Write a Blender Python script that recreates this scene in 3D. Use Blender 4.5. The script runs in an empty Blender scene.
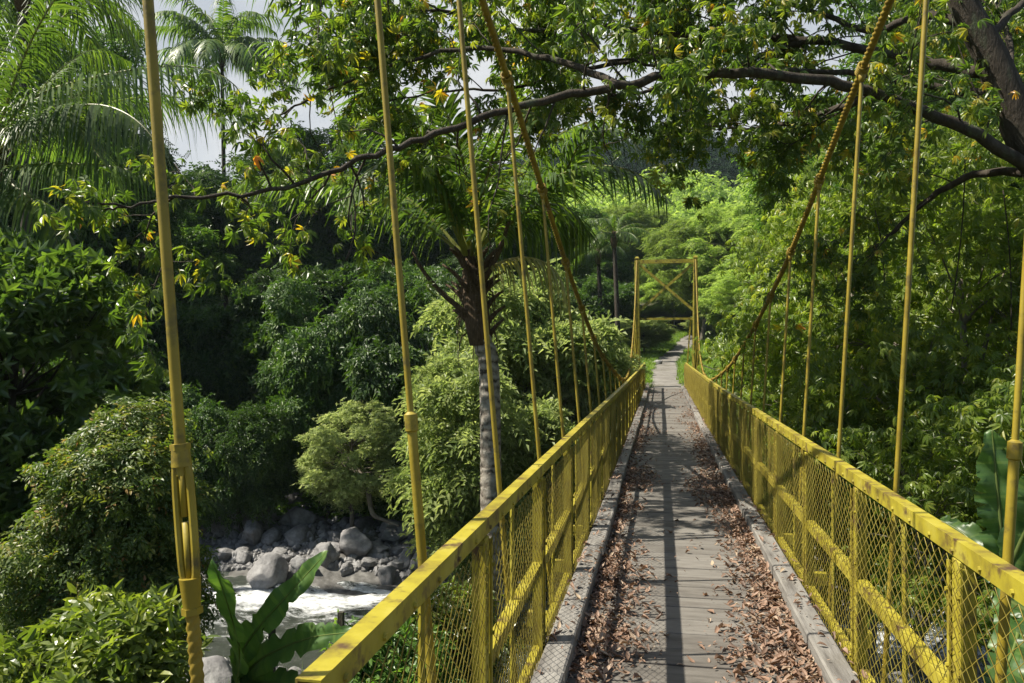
import bpy, math, random
import numpy as np
from mathutils import Vector, Matrix, noise as mnoise
sc = bpy.context.scene
COL = sc.collection
PI = math.pi
R_ = math.radians

# ------------------------------------------------------------------ camera
FPX = 800.0
PSI = math.atan(149 / FPX)
TH = math.atan(8.5 / FPX)
EYE = Vector((0, 0, 1.7))
cam_d = bpy.data.cameras.new('camera')
cam = bpy.data.objects.new('camera', cam_d)
COL.objects.link(cam)
cam_d.sensor_width = 36
cam_d.lens = FPX / 1024 * 36
cam_d.clip_start = 0.05
cam_d.clip_end = 6000
cam.location = EYE
cam.rotation_euler = (PI / 2 + TH, 0, PSI)
sc.camera = cam

# ------------------------------------------------------------------ sky, sun, exposure
SUN = Vector((-1.0, -0.24, 1.40)).normalized()
world = bpy.data.worlds.new('World')
sc.world = world
world.use_nodes = True
wn, wl = world.node_tree.nodes, world.node_tree.links
wn.clear()
wo = wn.new('ShaderNodeOutputWorld')
bg = wn.new('ShaderNodeBackground')
sky = wn.new('ShaderNodeTexSky')
sky.sky_type = 'NISHITA'
sky.sun_disc = False
sky.sun_elevation = math.asin(SUN.z)
sky.sun_rotation = math.atan2(SUN.x, SUN.y)
bg.inputs['Strength'].default_value = 0.065
bgc = wn.new('ShaderNodeBackground')
bgc.inputs['Color'].default_value = (0.84, 0.855, 0.87, 1)
bgc.inputs['Strength'].default_value = 0.42
wtc = wn.new('ShaderNodeTexCoord')
wno = wn.new('ShaderNodeTexNoise')
wno.inputs['Scale'].default_value = 2.2
wno.inputs['Detail'].default_value = 7
wno.inputs['Roughness'].default_value = 0.55
wdot = wn.new('ShaderNodeVectorMath'); wdot.operation = 'DOT_PRODUCT'
wdot.inputs[1].default_value = Vector((-0.55, 0.75, 0.36)).normalized()
wadd = wn.new('ShaderNodeMath'); wadd.operation = 'MULTIPLY_ADD'
wadd.inputs[1].default_value = 0.55
wrm = wn.new('ShaderNodeMapRange')
wrm.inputs['From Min'].default_value = 0.50
wrm.inputs['From Max'].default_value = 0.80
wmix = wn.new('ShaderNodeMixShader')
wn2 = wn.new('ShaderNodeTexNoise'); wn2.inputs['Scale'].default_value = 6; wn2.inputs['Detail'].default_value = 8
wcr = wn.new('ShaderNodeValToRGB'); wcr.color_ramp.elements[0].position = .35; wcr.color_ramp.elements[0].color = (.60, .65, .72, 1); wcr.color_ramp.elements[1].position = .68; wcr.color_ramp.elements[1].color = (.98, .98, .97, 1)
wl.new(wtc.outputs['Generated'], wn2.inputs['Vector']); wl.new(wn2.outputs['Fac'], wcr.inputs[0]); wl.new(wcr.outputs[0], bgc.inputs['Color'])
wl.new(wtc.outputs['Generated'], wno.inputs['Vector'])
wl.new(wtc.outputs['Generated'], wdot.inputs[0])
wl.new(wdot.outputs['Value'], wadd.inputs[0])
wl.new(wno.outputs['Fac'], wadd.inputs[2])
wl.new(wadd.outputs[0], wrm.inputs['Value'])
wl.new(wrm.outputs[0], wmix.inputs[0])
wl.new(sky.outputs[0], bg.inputs[0])
wl.new(bg.outputs[0], wmix.inputs[1])
wl.new(bgc.outputs[0], wmix.inputs[2])
wl.new(wmix.outputs[0], wo.inputs['Surface'])

sun_d = bpy.data.lights.new('sun', 'SUN')
sun_d.energy = 5.0
sun_d.angle = R_(0.53)
sun_d.color = (1.0, 0.93, 0.79)
sun = bpy.data.objects.new('sun', sun_d)
sun.rotation_euler = SUN.to_track_quat('Z', 'Y').to_euler()
sun.location = (-30, 10, 60)
COL.objects.link(sun)

sc.view_settings.view_transform = 'Standard'
sc.view_settings.look = 'None'
sc.view_settings.exposure = 1.12
sc.view_settings.gamma = 1.0
sc.view_settings.use_curve_mapping = False
sc.render.engine = 'CYCLES'
cy = sc.cycles
cy.max_bounces = 7
cy.diffuse_bounces = 3
cy.glossy_bounces = 2
cy.transmission_bounces = 4
cy.transparent_max_bounces = 4
cy.volume_bounces = 0
cy.sample_clamp_indirect = 4
cy.sample_clamp_direct = 20
cy.caustics_reflective = False
cy.caustics_refractive = False
cy.use_denoising = True
sc.render.film_transparent = False

# ------------------------------------------------------------------ helpers
cP, sP = math.cos(PSI), math.sin(PSI)
FW = Vector((-sP * math.cos(TH), cP * math.cos(TH), math.sin(TH)))
UPV = Vector((sP * math.sin(TH), -cP * math.sin(TH), math.cos(TH)))
RT = Vector((cP, sP, 0))


def P(px, py, d):
    """the place that lies at a pixel of the photograph, d metres away"""
    return EYE + RT * ((px - 512) / FPX * d) + FW * d + UPV * ((341.5 - py) / FPX * d)


def link(o, parent=None):
    COL.objects.link(o)
    if parent is not None:
        o.parent = parent
    return o


def tag(o, label=None, cat=None, group=None, kind=None):
    if label: o['label'] = label
    if cat: o['category'] = cat
    if group: o['group'] = group
    if kind: o['kind'] = kind
    return o


def thing(name, loc, label, cat, group=None, rz=0):
    o = bpy.data.objects.new(name, None)
    o.empty_display_size = 0.2
    o.location = loc
    o.rotation_euler = (0, 0, rz)
    COL.objects.link(o)
    return tag(o, label, cat, group)


def obj(name, me, parent=None, loc=(0, 0, 0)):
    o = bpy.data.objects.new(name, me)
    o.location = loc
    return link(o, parent)


def copy_tree(o, loc, rz, scale, label, group=None):
    c = o.copy(); COL.objects.link(c)
    c.location = loc; c.rotation_euler = (0, 0, rz); c.scale = scale
    c['label'] = label
    if group: c['group'] = group
    for ch in list(o.children):
        d = ch.copy(); COL.objects.link(d); d.parent = c
        for g in list(ch.children):
            e = g.copy(); COL.objects.link(e); e.parent = d
    return c


def np_mesh(name, V, F, mats, rnd=None, smooth=False, mat_idx=None):
    """V (n,3), F list of (k,m) index arrays, rnd per face"""
    me = bpy.data.meshes.new(name)
    V = np.asarray(V, dtype=np.float32)
    me.vertices.add(len(V)); me.vertices.foreach_set('co', V.ravel())
    if not isinstance(F, (list, tuple)): F = [F]
    F = [np.asarray(f, dtype=np.int32) for f in F if len(f)]
    lv = np.concatenate([f.ravel() for f in F])
    tot = np.concatenate([np.full(len(f), f.shape[1], np.int32) for f in F])
    st = np.concatenate([[0], np.cumsum(tot)[:-1]]).astype(np.int32)
    me.loops.add(len(lv)); me.loops.foreach_set('vertex_index', lv)
    me.polygons.add(len(tot))
    me.polygons.foreach_set('loop_start', st)
    me.polygons.foreach_set('loop_total', tot)
    me.polygons.foreach_set('use_smooth', np.full(len(tot), bool(smooth)))
    if mat_idx is not None: me.polygons.foreach_set('material_index', np.asarray(mat_idx, np.int32))
    if rnd is not None:
        a = me.attributes.new('rnd', 'FLOAT', 'FACE')
        a.data.foreach_set('value', np.asarray(rnd, np.float32))
    for m in (mats if isinstance(mats, (list, tuple)) else [mats]): me.materials.append(m)
    me.update(calc_edges=True)
    me.validate()
    return me


class MB:
    """collects shapes, then builds ONE mesh"""
    def __init__(s): s.v = []; s.f = []; s.r = []; s.n = 0

    def add(s, V, F, rnd=0.5):
        V = np.asarray(V, float)
        for f in F: s.f.append([i + s.n for i in f]); s.r.append(rnd)
        s.v.append(V); s.n += len(V)

    def box(s, c, size, rz=0, rnd=0.5, bev=0.0, M=None):
        hx, hy, hz = size[0] / 2, size[1] / 2, size[2] / 2
        if bev > 0:
            b = bev; V = []
            for z, o in ((-hz, b), (-hz + b, 0), (hz - b, 0), (hz, b)):
                x, y = hx - o, hy - o
                V += [(-x, -y, z), (x, -y, z), (x, y, z), (-x, y, z)]
            F = [(3, 2, 1, 0), (12, 13, 14, 15)]
            for k in range(3):
                for i in range(4):
                    j = (i + 1) % 4
                    F.append((k * 4 + i, k * 4 + j, k * 4 + 4 + j, k * 4 + 4 + i))
        else:
            V = [(-hx, -hy, -hz), (hx, -hy, -hz), (hx, hy, -hz), (-hx, hy, -hz), (-hx, -hy, hz), (hx, -hy, hz), (hx, hy, hz), (-hx, hy, hz)]
            F = [(3, 2, 1, 0), (4, 5, 6, 7), (0, 1, 5, 4), (1, 2, 6, 5), (2, 3, 7, 6), (3, 0, 4, 7)]
        V = np.array(V)
        if M is not None:
            V = V @ np.array(M.to_3x3()).T
        elif rz:
            ca, sa = math.cos(rz), math.sin(rz)
            V = V @ np.array([[ca, sa, 0], [-sa, ca, 0], [0, 0, 1]])
        s.add(V + np.array(c), F, rnd)

    def bar(s, a, b, w, h, rnd=0.5, up=(0, 0, 1), bev=0.0):
        """rectangular bar from a to b"""
        a, b = Vector(a), Vector(b); d = b - a; L = d.length; y = d.normalized()
        u = Vector(up)
        x = y.cross(u)
        if x.length < 1e-3: x = y.cross(Vector((1, 0, 0)))
        x.normalize(); z = x.cross(y)
        M = Matrix((x, y, z)).transposed()
        s.box((a + b) / 2, (w, L, h), rnd=rnd, bev=bev, M=M)

    def tube(s, path, rad, n=8, rnd=0.5, caps=True, twist=0.0, lobes=0, lobe_amp=0.0, cb=None):
        pts = [Vector(p) for p in path]
        m = len(pts)
        if not hasattr(rad, '__len__'): rad = [rad] * m
        t0 = (pts[1] - pts[0]).normalized()
        ref = Vector((0, 0, 1)) if abs(t0.z) < .9 else Vector((1, 0, 0))
        x = t0.cross(ref).normalized()
        V = []; acc = 0
        for i in range(m):
            t = (pts[min(i + 1, m - 1)] - pts[max(i - 1, 0)]).normalized()
            x = (x - t * x.dot(t)).normalized(); y = t.cross(x)
            if i: acc += (pts[i] - pts[i - 1]).length
            for k in range(n):
                a = 2 * PI * k / n
                r = rad[i]
                if lobes: r *= 1 + lobe_amp * math.cos(lobes * a - twist * acc)
                V.append(pts[i] + (x * math.cos(a) + y * math.sin(a)) * r)
        F = []
        for i in range(m - 1):
            for k in range(n):
                j = (k + 1) % n
                F.append((i * n + k, i * n + j, i * n + n + j, i * n + n + k))
        if caps:
            F.append(tuple(reversed(range(n)))); F.append(tuple(range((m - 1) * n, m * n)))
        s.add([tuple(v) for v in V], F, rnd)

    def mesh(s, name, mats, smooth=False, auto=None):
        V = np.concatenate(s.v) if s.v else np.zeros((0, 3))
        by = {}
        for f, r in zip(s.f, s.r): by.setdefault(len(f), []).append((f, r))
        F = []; rr = []
        for k in sorted(by):
            F.append(np.array([q[0] for q in by[k]], np.int32)); rr += [q[1] for q in by[k]]
        me = np_mesh(name, V, F, mats, rr, smooth)
        if auto: me.set_sharp_from_angle(angle=R_(auto))
        return me

    def obj(s, name, mats, parent=None, smooth=False, auto=None, loc=(0, 0, 0)):
        return obj(name, s.mesh(name, mats, smooth, auto), parent, loc)


def bez(a, b, c, n):
    a, b, c = Vector(a), Vector(b), Vector(c)
    return [a * (1 - t) ** 2 + b * 2 * t * (1 - t) + c * t * t for t in [i / n for i in range(n + 1)]]


def crom(pts, per=6):
    pts = [Vector(p) for p in pts]
    q = [pts[0] * 2 - pts[1]] + pts + [pts[-1] * 2 - pts[-2]]
    out = []
    for i in range(1, len(q) - 2):
        for k in range(per):
            t = k / per
            a, b, c, d = q[i - 1], q[i], q[i + 1], q[i + 2]
            out.append(0.5 * ((2 * b) + (c - a) * t + (2 * a - 5 * b + 4 * c - d) * t * t + (3 * b - a - 3 * c + d) * t ** 3))
    out.append(pts[-1])
    return out


def nrm(a): return a / np.maximum(np.linalg.norm(a, axis=-1, keepdims=True), 1e-9)


# value noise
def _h(i, j, s):
    n = (i * 374761393 + j * 668265263 + s * 2246822519) & 0xffffffff
    n = ((n ^ (n >> 13)) * 1274126177) & 0xffffffff
    return ((n ^ (n >> 16)) & 0xffff) / 65535.0


def vn(x, y, s=0):
    x = np.asarray(x, float); y = np.asarray(y, float)
    i = np.floor(x).astype(np.int64); j = np.floor(y).astype(np.int64)
    u = x - i; v = y - j
    u = u * u * (3 - 2 * u); v = v * v * (3 - 2 * v)
    return (_h(i, j, s) * (1 - u) + _h(i + 1, j, s) * u) * (1 - v) + (_h(i, j + 1, s) * (1 - u) + _h(i + 1, j + 1, s) * u) * v


def fbm(x, y, s=0, o=4):
    r = 0; a = .5
    for k in range(o):
        r = r + a * (vn(x * 2 ** k, y * 2 ** k, s + k) - .5); a *= .5
    return r


# ------------------------------------------------------------------ materials
def new_mat(name):
    m = bpy.data.materials.new(name); m.use_nodes = True
    nt = m.node_tree; nt.nodes.clear()
    out = nt.nodes.new('ShaderNodeOutputMaterial')
    return m, nt, nt.nodes, nt.links, out


def ramp(N, stops, const=False):
    r = N.new('ShaderNodeValToRGB')
    if const: r.color_ramp.interpolation = 'CONSTANT'
    e = r.color_ramp.elements
    while len(e) < len(stops): e.new(0.5)
    for k, (p, c) in enumerate(stops):
        e[k].position = p; e[k].color = (*c, 1)
    return r


def leaf_mat(name, stops, trans=0.35, rough=0.42, spec=0.4, tcol=(1.25, 1.35, 0.5)):
    m, nt, N, L, out = new_mat(name)
    at = N.new('ShaderNodeAttribute'); at.attribute_name = 'rnd'
    oi = N.new('ShaderNodeObjectInfo')
    r = ramp(N, stops); L.new(at.outputs['Fac'], r.inputs[0])
    hs = N.new('ShaderNodeHueSaturation')
    ma = N.new('ShaderNodeMath'); ma.operation = 'MULTIPLY_ADD'; ma.inputs[1].default_value = .5; ma.inputs[2].default_value = .75
    L.new(oi.outputs['Random'], ma.inputs[0]); L.new(ma.outputs[0], hs.inputs['Value'])
    L.new(r.outputs[0], hs.inputs['Color'])
    b = N.new('ShaderNodeBsdfPrincipled')
    L.new(hs.outputs[0], b.inputs['Base Color'])
    b.inputs['Roughness'].default_value = rough
    b.inputs['Specular IOR Level'].default_value = spec
    t = N.new('ShaderNodeBsdfTranslucent')
    mu = N.new('ShaderNodeMix'); mu.data_type = 'RGBA'; mu.blend_type = 'MULTIPLY'; mu.inputs['Factor'].default_value = 1
    mu.inputs[7].default_value = (*[c * 1.5 for c in tcol], 1)
    L.new(hs.outputs[0], mu.inputs[6]); L.new(mu.outputs[2], t.inputs[0])
    mx = N.new('ShaderNodeMixShader'); mx.inputs[0].default_value = trans
    L.new(b.outputs[0], mx.inputs[1]); L.new(t.outputs[0], mx.inputs[2]); L.new(mx.outputs[0], out.inputs[0])
    return m


def noise_node(N, L, scale, detail=5, rough=.55, vec=None, mapscale=None):
    n = N.new('ShaderNodeTexNoise')
    n.inputs['Scale'].default_value = scale; n.inputs['Detail'].default_value = detail; n.inputs['Roughness'].default_value = rough
    if vec is not None:
        if mapscale is not None:
            mp = N.new('ShaderNodeMapping'); mp.inputs['Scale'].default_value = mapscale
            L.new(vec, mp.inputs[0]); L.new(mp.outputs[0], n.inputs['Vector'])
        else: L.new(vec, n.inputs['Vector'])
    return n


def surf_mat(name, stops, scale=6, detail=6, rough=.8, spec=.3, bump=.3, bdist=.01, mapscale=None, use_rnd=0.0, coord='Object', stops2=None, scale2=2, fac2=(.55, .7), bscale=None, metallic=0):
    m, nt, N, L, out = new_mat(name)
    tc = N.new('ShaderNodeTexCoord')
    if coord == 'World':
        g = N.new('ShaderNodeNewGeometry'); vec = g.outputs['Position']
    else: vec = tc.outputs[coord]
    n = noise_node(N, L, scale, detail, .6, vec, mapscale)
    src = n.outputs['Fac']
    if use_rnd:
        at = N.new('ShaderNodeAttribute'); at.attribute_name = 'rnd'
        ma = N.new('ShaderNodeMath'); ma.operation = 'MULTIPLY_ADD'; ma.inputs[1].default_value = use_rnd; 
        sb = N.new('ShaderNodeMath'); sb.operation = 'SUBTRACT'; sb.inputs[1].default_value = .5
        L.new(at.outputs['Fac'], sb.inputs[0]); L.new(sb.outputs[0], ma.inputs[0]); L.new(src, ma.inputs[2]); src = ma.outputs[0]
    r = ramp(N, stops); L.new(src, r.inputs[0]); colr = r.outputs[0]
    if stops2:
        n2 = noise_node(N, L, scale2, 6, .65, vec, mapscale)
        mr = N.new('ShaderNodeMapRange'); mr.inputs['From Min'].default_value = fac2[0]; mr.inputs['From Max'].default_value = fac2[1]
        L.new(n2.outputs['Fac'], mr.inputs[0])
        mx = N.new('ShaderNodeMix'); mx.data_type = 'RGBA'; mx.inputs[7].default_value = (*stops2, 1)
        L.new(mr.outputs[0], mx.inputs['Factor']); L.new(colr, mx.inputs[6]); colr = mx.outputs[2]
    b = N.new('ShaderNodeBsdfPrincipled')
    L.new(colr, b.inputs['Base Color'])
    b.inputs['Roughness'].default_value = rough; b.inputs['Specular IOR Level'].default_value = spec; b.inputs['Metallic'].default_value = metallic
    if bump:
        nb = noise_node(N, L, bscale or scale * 3, 6, .6, vec, mapscale)
        bp = N.new('ShaderNodeBump'); bp.inputs['Strength'].default_value = bump; bp.inputs['Distance'].default_value = bdist
        L.new(nb.outputs['Fac'], bp.inputs['Height']); L.new(bp.outputs[0], b.inputs['Normal'])
    L.new(b.outputs[0], out.inputs[0])
    return m


YEL = surf_mat('yellow_paint', [(.25, (.08, .062, .015)), (.38, (.20, .162, .017)), (.52, (.295, .25, .02)), (.8, (.37, .325, .065))], scale=6, rough=.55, spec=.35, bump=.3, bdist=.003, stops2=(.075, .043, .02), scale2=9, fac2=(.535, .66), bscale=40, coord='World')
HANG = surf_mat('mustard_paint', [(.28, (0.113, 0.0766, 0.00936)), (.42, (0.206, 0.153, 0.012)), (.6, (0.257, 0.196, 0.0173)), (.8, (0.3, 0.247, 0.0433))], scale=5, rough=.5, spec=.4, bump=.25, bdist=.003, stops2=(0.0814, 0.0629, 0.0185), scale2=13, fac2=(.53, .70), bscale=40, coord='World')
YELW = surf_mat('yellow_wire', [(.28, (0.0855, 0.0646, 0.019)), (.45, (0.209, 0.166, 0.0266)), (.75, (0.314, 0.266, 0.057))], scale=7, rough=.55, bump=0, coord='World')
YELR = surf_mat('yellow_rope', [(.3, (0.104, 0.0704, 0.0122)), (.5, (0.214, 0.15, 0.0184)), (.75, (0.275, 0.208, 0.0306))], scale=9, rough=.6, bump=.3, bdist=.004, stops2=(0.0816, 0.051, 0.0204), scale2=5, fac2=(.58, .7), coord='World')
WOOD = surf_mat('weathered_plank', [(.15, (0.0643, 0.0583, 0.0515)), (.42, (0.117, 0.107, 0.095)), (.6, (0.143, 0.133, 0.119)), (.9, (0.186, 0.173, 0.156))], scale=3.0, detail=9, rough=.85, bump=.7, bdist=.006, mapscale=(1.3, 6, 3), use_rnd=.38, stops2=(0.0884, 0.0782, 0.068), scale2=1.6, fac2=(.5, .72), coord='World')
KERB = surf_mat('weathered_kerb', [(.2, (0.0634, 0.057, 0.0539)), (.45, (0.158, 0.149, 0.136)), (.85, (0.253, 0.241, 0.222))], scale=3.0, detail=9, rough=.85, bump=.7, bdist=.006, mapscale=(9, 1, 5), use_rnd=.35, stops2=(0.0864, 0.0792, 0.072), scale2=1.2, fac2=(.5, .7), coord='World')
STEEL = surf_mat('dark_steel', [(.3, (.06, .05, .035)), (.7, (.13, .105, .05))], scale=5, rough=.7)
BARK = surf_mat('bark', [(.25, (0.0187, 0.0153, 0.011)), (.5, (0.0408, 0.0323, 0.0238)), (.8, (0.085, 0.0697, 0.0553))], scale=5, detail=8, rough=.9, bump=.8, bdist=.02, mapscale=(3, 3, 1), stops2=(.07, .085, .05), scale2=2)
BARKP = surf_mat('pale_bark', [(.25, (0.0765, 0.0638, 0.0467)), (.5, (0.162, 0.14, 0.111)), (.8, (0.272, 0.246, 0.204))], scale=6, detail=8, rough=.9, bump=.8, bdist=.02, stops2=(.07, .06, .05), scale2=3)
ROCK = surf_mat('river_rock', [(.25, (0.086, 0.0839, 0.086)), (.5, (0.192, 0.187, 0.187)), (.8, (0.333, 0.329, 0.324))], scale=1.6, detail=10, rough=.75, spec=.35, bump=.9, bdist=.05, stops2=(0.072, 0.068, 0.064), scale2=1.2, fac2=(.5, .75), bscale=4)
FIBRE = surf_mat('palm_fibre', [(.25, (.035, .024, .015)), (.5, (.10, .068, .042)), (.8, (.21, .155, .10))], scale=8, detail=8, rough=.95, bump=1, bdist=.02, mapscale=(6, 6, 1))

# ringed trunk of the coconut palms
def palm_trunk_mat():
    m, nt, N, L, out = new_mat('palm_trunk')
    tc = N.new('ShaderNodeTexCoord')
    sep = N.new('ShaderNodeSeparateXYZ'); L.new(tc.outputs['Object'], sep.inputs[0])
    n1 = noise_node(N, L, 3, 5, .6, tc.outputs['Object'])
    a = N.new('ShaderNodeMath'); a.operation = 'MULTIPLY_ADD'; a.inputs[1].default_value = .5
    L.new(n1.outputs['Fac'], a.inputs[0]); L.new(sep.outputs['Z'], a.inputs[2])
    s = N.new('ShaderNodeMath'); s.operation = 'MULTIPLY'; s.inputs[1].default_value = 2 * PI / .155; L.new(a.outputs[0], s.inputs[0])
    q = N.new('ShaderNodeMath'); q.operation = 'SINE'; L.new(s.outputs[0], q.inputs[0])
    n2 = noise_node(N, L, 9, 6, .6, tc.outputs['Object'])
    ad = N.new('ShaderNodeMath'); ad.operation = 'MULTIPLY_ADD'; ad.inputs[1].default_value = .13; L.new(q.outputs[0], ad.inputs[0]); L.new(n2.outputs['Fac'], ad.inputs[2])
    r = ramp(N, [(.28, (.04, .031, .023)), (.38, (.16, .135, .108)), (.55, (.27, .24, .20)), (.8, (.40, .365, .315))]); L.new(ad.outputs[0], r.inputs[0])
    b = N.new('ShaderNodeBsdfPrincipled'); b.inputs['Roughness'].default_value = .85
    L.new(r.outputs[0], b.inputs['Base Color'])
    bp = N.new('ShaderNodeBump'); bp.inputs['Distance'].default_value = .02; bp.inputs['Strength'].default_value = .8
    L.new(ad.outputs[0], bp.inputs['Height']); L.new(bp.outputs[0], b.inputs['Normal']); L.new(b.outputs[0], out.inputs[0])
    return m
PTRUNK = palm_trunk_mat()

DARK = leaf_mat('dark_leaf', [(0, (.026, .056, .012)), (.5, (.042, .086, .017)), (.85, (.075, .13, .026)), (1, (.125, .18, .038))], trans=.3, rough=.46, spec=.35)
MID = leaf_mat('mid_leaf', [(0, (.042, .085, .018)), (.5, (.07, .135, .026)), (.85, (.11, .185, .036)), (1, (.17, .22, .045))], trans=.42, rough=.38)
GLOSS = leaf_mat('glossy_leaf', [(0, (.04, .075, .02)), (.5, (.068, .118, .028)), (.9, (.115, .17, .036)), (1, (.18, .21, .04))], trans=.4, rough=.3, spec=.6)
SHRUB = leaf_mat('shrub_leaf', [(0, (.05, .085, .022)), (.5, (.092, .14, .032)), (.76, (.165, .20, .045)), (.86, (.23, .235, .05)), (.93, (.26, .16, .055)), (1, (.30, .12, .06))], trans=.38, rough=.43, spec=.4)
YSHRUB = leaf_mat('yellowgreen_leaf', [(0, (.075, .115, .022)), (.5, (.125, .17, .033)), (.85, (.20, .235, .045)), (1, (.26, .27, .055))], trans=.42, rough=.33, spec=.5)
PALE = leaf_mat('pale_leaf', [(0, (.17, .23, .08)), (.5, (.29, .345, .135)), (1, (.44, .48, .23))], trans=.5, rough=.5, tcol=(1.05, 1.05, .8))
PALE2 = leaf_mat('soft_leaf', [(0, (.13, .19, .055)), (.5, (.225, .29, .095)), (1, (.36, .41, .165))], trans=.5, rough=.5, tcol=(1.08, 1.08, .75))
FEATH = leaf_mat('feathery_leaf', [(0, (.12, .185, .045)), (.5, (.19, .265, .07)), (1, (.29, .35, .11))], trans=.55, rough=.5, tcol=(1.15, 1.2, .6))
KAPOK = leaf_mat('palmate_leaf', [(0, (.05, .092, .017)), (.5, (.098, .155, .026)), (.82, (.165, .21, .036)), (.91, (.24, .25, .038)), (.955, (.42, .32, .03)), (1, (.58, .20, .03))], trans=.5, rough=.36, spec=.5)
KAPOKR = leaf_mat('sun_tinted_palmate_leaf', [(0, (.07, .115, .02)), (.5, (.14, .195, .032)), (.85, (.22, .26, .045)), (.95, (.29, .29, .048)), (1, (.42, .33, .05))], trans=.52, rough=.38, spec=.45)  # palmate leaf lightened in colour, replacing sun the canopy blocks
PALM = leaf_mat('palm_leaf', [(0, (.044, .082, .022)), (.5, (.078, .135, .03)), (.8, (.13, .19, .04)), (.93, (.19, .20, .05)), (1, (.25, .20, .08))], trans=.38, rough=.42, spec=.4)
PALMDRY = leaf_mat('dry_palm_leaf', [(0, (.20, .19, .08)), (.5, (.30, .28, .13)), (1, (.40, .34, .19))], trans=.4, rough=.5)
BANANA = leaf_mat('banana_leaf', [(0, (.045, .10, .03)), (.5, (.07, .14, .036)), (.93, (.11, .18, .045)), (1, (.17, .21, .06))], trans=.42, rough=.4, spec=.5)
GRASS = leaf_mat('grass_blade', [(0, (.07, .13, .022)), (.5, (.12, .20, .032)), (.9, (.20, .27, .05)), (1, (.29, .28, .11))], trans=.42, rough=.5)
FAR = leaf_mat('cloud_shaded_far_leaf', [(0, (.010, .024, .012)), (.5, (.016, .034, .016)), (1, (.026, .048, .02))], trans=.12, rough=.85, spec=.08)  # dark leaf colour stands in for cloud shade on the hill
LITTER = leaf_mat('dead_leaf', [(0, (.05, .035, .028)), (.2, (.12, .072, .048)), (.5, (.22, .135, .09)), (.7, (.26, .165, .115)), (.85, (.31, .23, .165)), (.95, (.36, .28, .19)), (1, (.20, .19, .17))], trans=.1, rough=.6, tcol=(1, .8, .5))

# ------------------------------------------------------------------ leaves
def tmpl_add(T, V, F):
    n = sum(len(v) for v in T[0]); T[0].append(np.array(V, float)); T[1] += [tuple(i + n for i in f) for f in F]; T[2] += [T[3]] * len(F); T[3] += 1


def T_new(): return [[], [], [], 0]


def T_end(T): return np.concatenate(T[0]), np.array(T[1], np.int32), np.array(T[2])


def rot_to(y, z):
    y = np.array(y, float); y /= np.linalg.norm(y); z = np.array(z, float)
    x = np.cross(y, z); x /= np.linalg.norm(x); z = np.cross(x, y)
    return np.stack([x, y, z], 1)


def leaf_shape(L, w, fold=.25, bend=.15, seg=2):
    """a leaf blade along +Y, folded on its midrib; triangles"""
    if seg == 1:
        V = [(0, 0, 0), (-w / 2, L * .45, w * fold), (w / 2, L * .45, w * fold), (0, L, -L * bend)]
        return V, [(0, 3, 1), (0, 2, 3)]
    V = [(0, 0, 0), (-w * .46, L * .32, w * fold), (0, L * .35, 0), (w * .46, L * .32, w * fold), (-w * .36, L * .68, w * fold * .7 - L * bend * .35), (0, L * .7, -L * bend * .4), (w * .36, L * .68, w * fold * .7 - L * bend * .35), (0, L, -L * bend)]
    F = [(0, 2, 1), (0, 3, 2), (1, 2, 5), (1, 5, 4), (2, 3, 6), (2, 6, 5), (4, 5, 7), (5, 6, 7)]
    return V, F


def T_oval(L=.1, w=.05, seg=2):
    T = T_new(); V, F = leaf_shape(L, w, seg=seg); tmpl_add(T, V, F); return T_end(T)


def T_sprig(n=6, L=.12, w=.05, stem=.22, seg=1, ang=55, seed=1, lift=.3):
    r = random.Random(seed); T = T_new()
    for k in range(n):
        t = (k + .6) / n; a = R_(ang) * (1 if k % 2 else -1) * (1 - .6 * (k == n - 1)) + r.uniform(-.3, .3)
        V, F = leaf_shape(L * r.uniform(.75, 1.15), w * r.uniform(.8, 1.1), seg=seg, bend=r.uniform(.05, .3))
        M = rot_to((math.sin(a), math.cos(a), r.uniform(-.2, lift)), (r.uniform(-.4, .4), -.2, 1))
        tmpl_add(T, np.array(V) @ M.T + np.array([0, stem * t, -.15 * stem * t * t]), F)
    return T_end(T)


def T_pinnate(n=6, L=.07, w=.03, stem=.3, seed=1, droop=.35):
    r = random.Random(seed); T = T_new()
    for k in range(n):
        for s in (-1, 1):
            t = (k + .5) / n
            V, F = leaf_shape(L * r.uniform(.8, 1.1), w, seg=1)
            a = R_(62) * s
            M = rot_to((math.sin(a), math.cos(a), -.25), (0, 0, 1))
            tmpl_add(T, np.array(V) @ M.T + np.array([0, stem * t, -droop * stem * t * t]), F)
    V, F = leaf_shape(L * 1.1, w, seg=1); tmpl_add(T, np.array(V) + np.array([0, stem, -droop * stem]), F)
    return T_end(T)


def T_palmate(n=6, L=.15, w=.042, seed=1, droop=.75, seg=2, pet=.12):
    r = random.Random(seed); T = T_new()
    for k in range(n):
        a = R_(-115 + 230 * k / (n - 1)) + r.uniform(-.1, .1)
        ll = L * (1 - .3 * abs(k - (n - 1) / 2) / ((n - 1) / 2)) * r.uniform(.85, 1.1)
        V, F = leaf_shape(ll, w * ll / L * 1.1, seg=seg, bend=.18)
        dr = droop * r.uniform(.6, 1.3)
        M = rot_to((math.sin(a), math.cos(a), -dr), (math.sin(a) * dr, math.cos(a) * dr, 1))
        tmpl_add(T, np.array(V) @ M.T + np.array([0, pet, 0]), F)
    tmpl_add(T, [(-.003, 0, 0), (.003, 0, 0), (0, pet, 0)], [(0, 1, 2)])
    return T_end(T)


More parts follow.
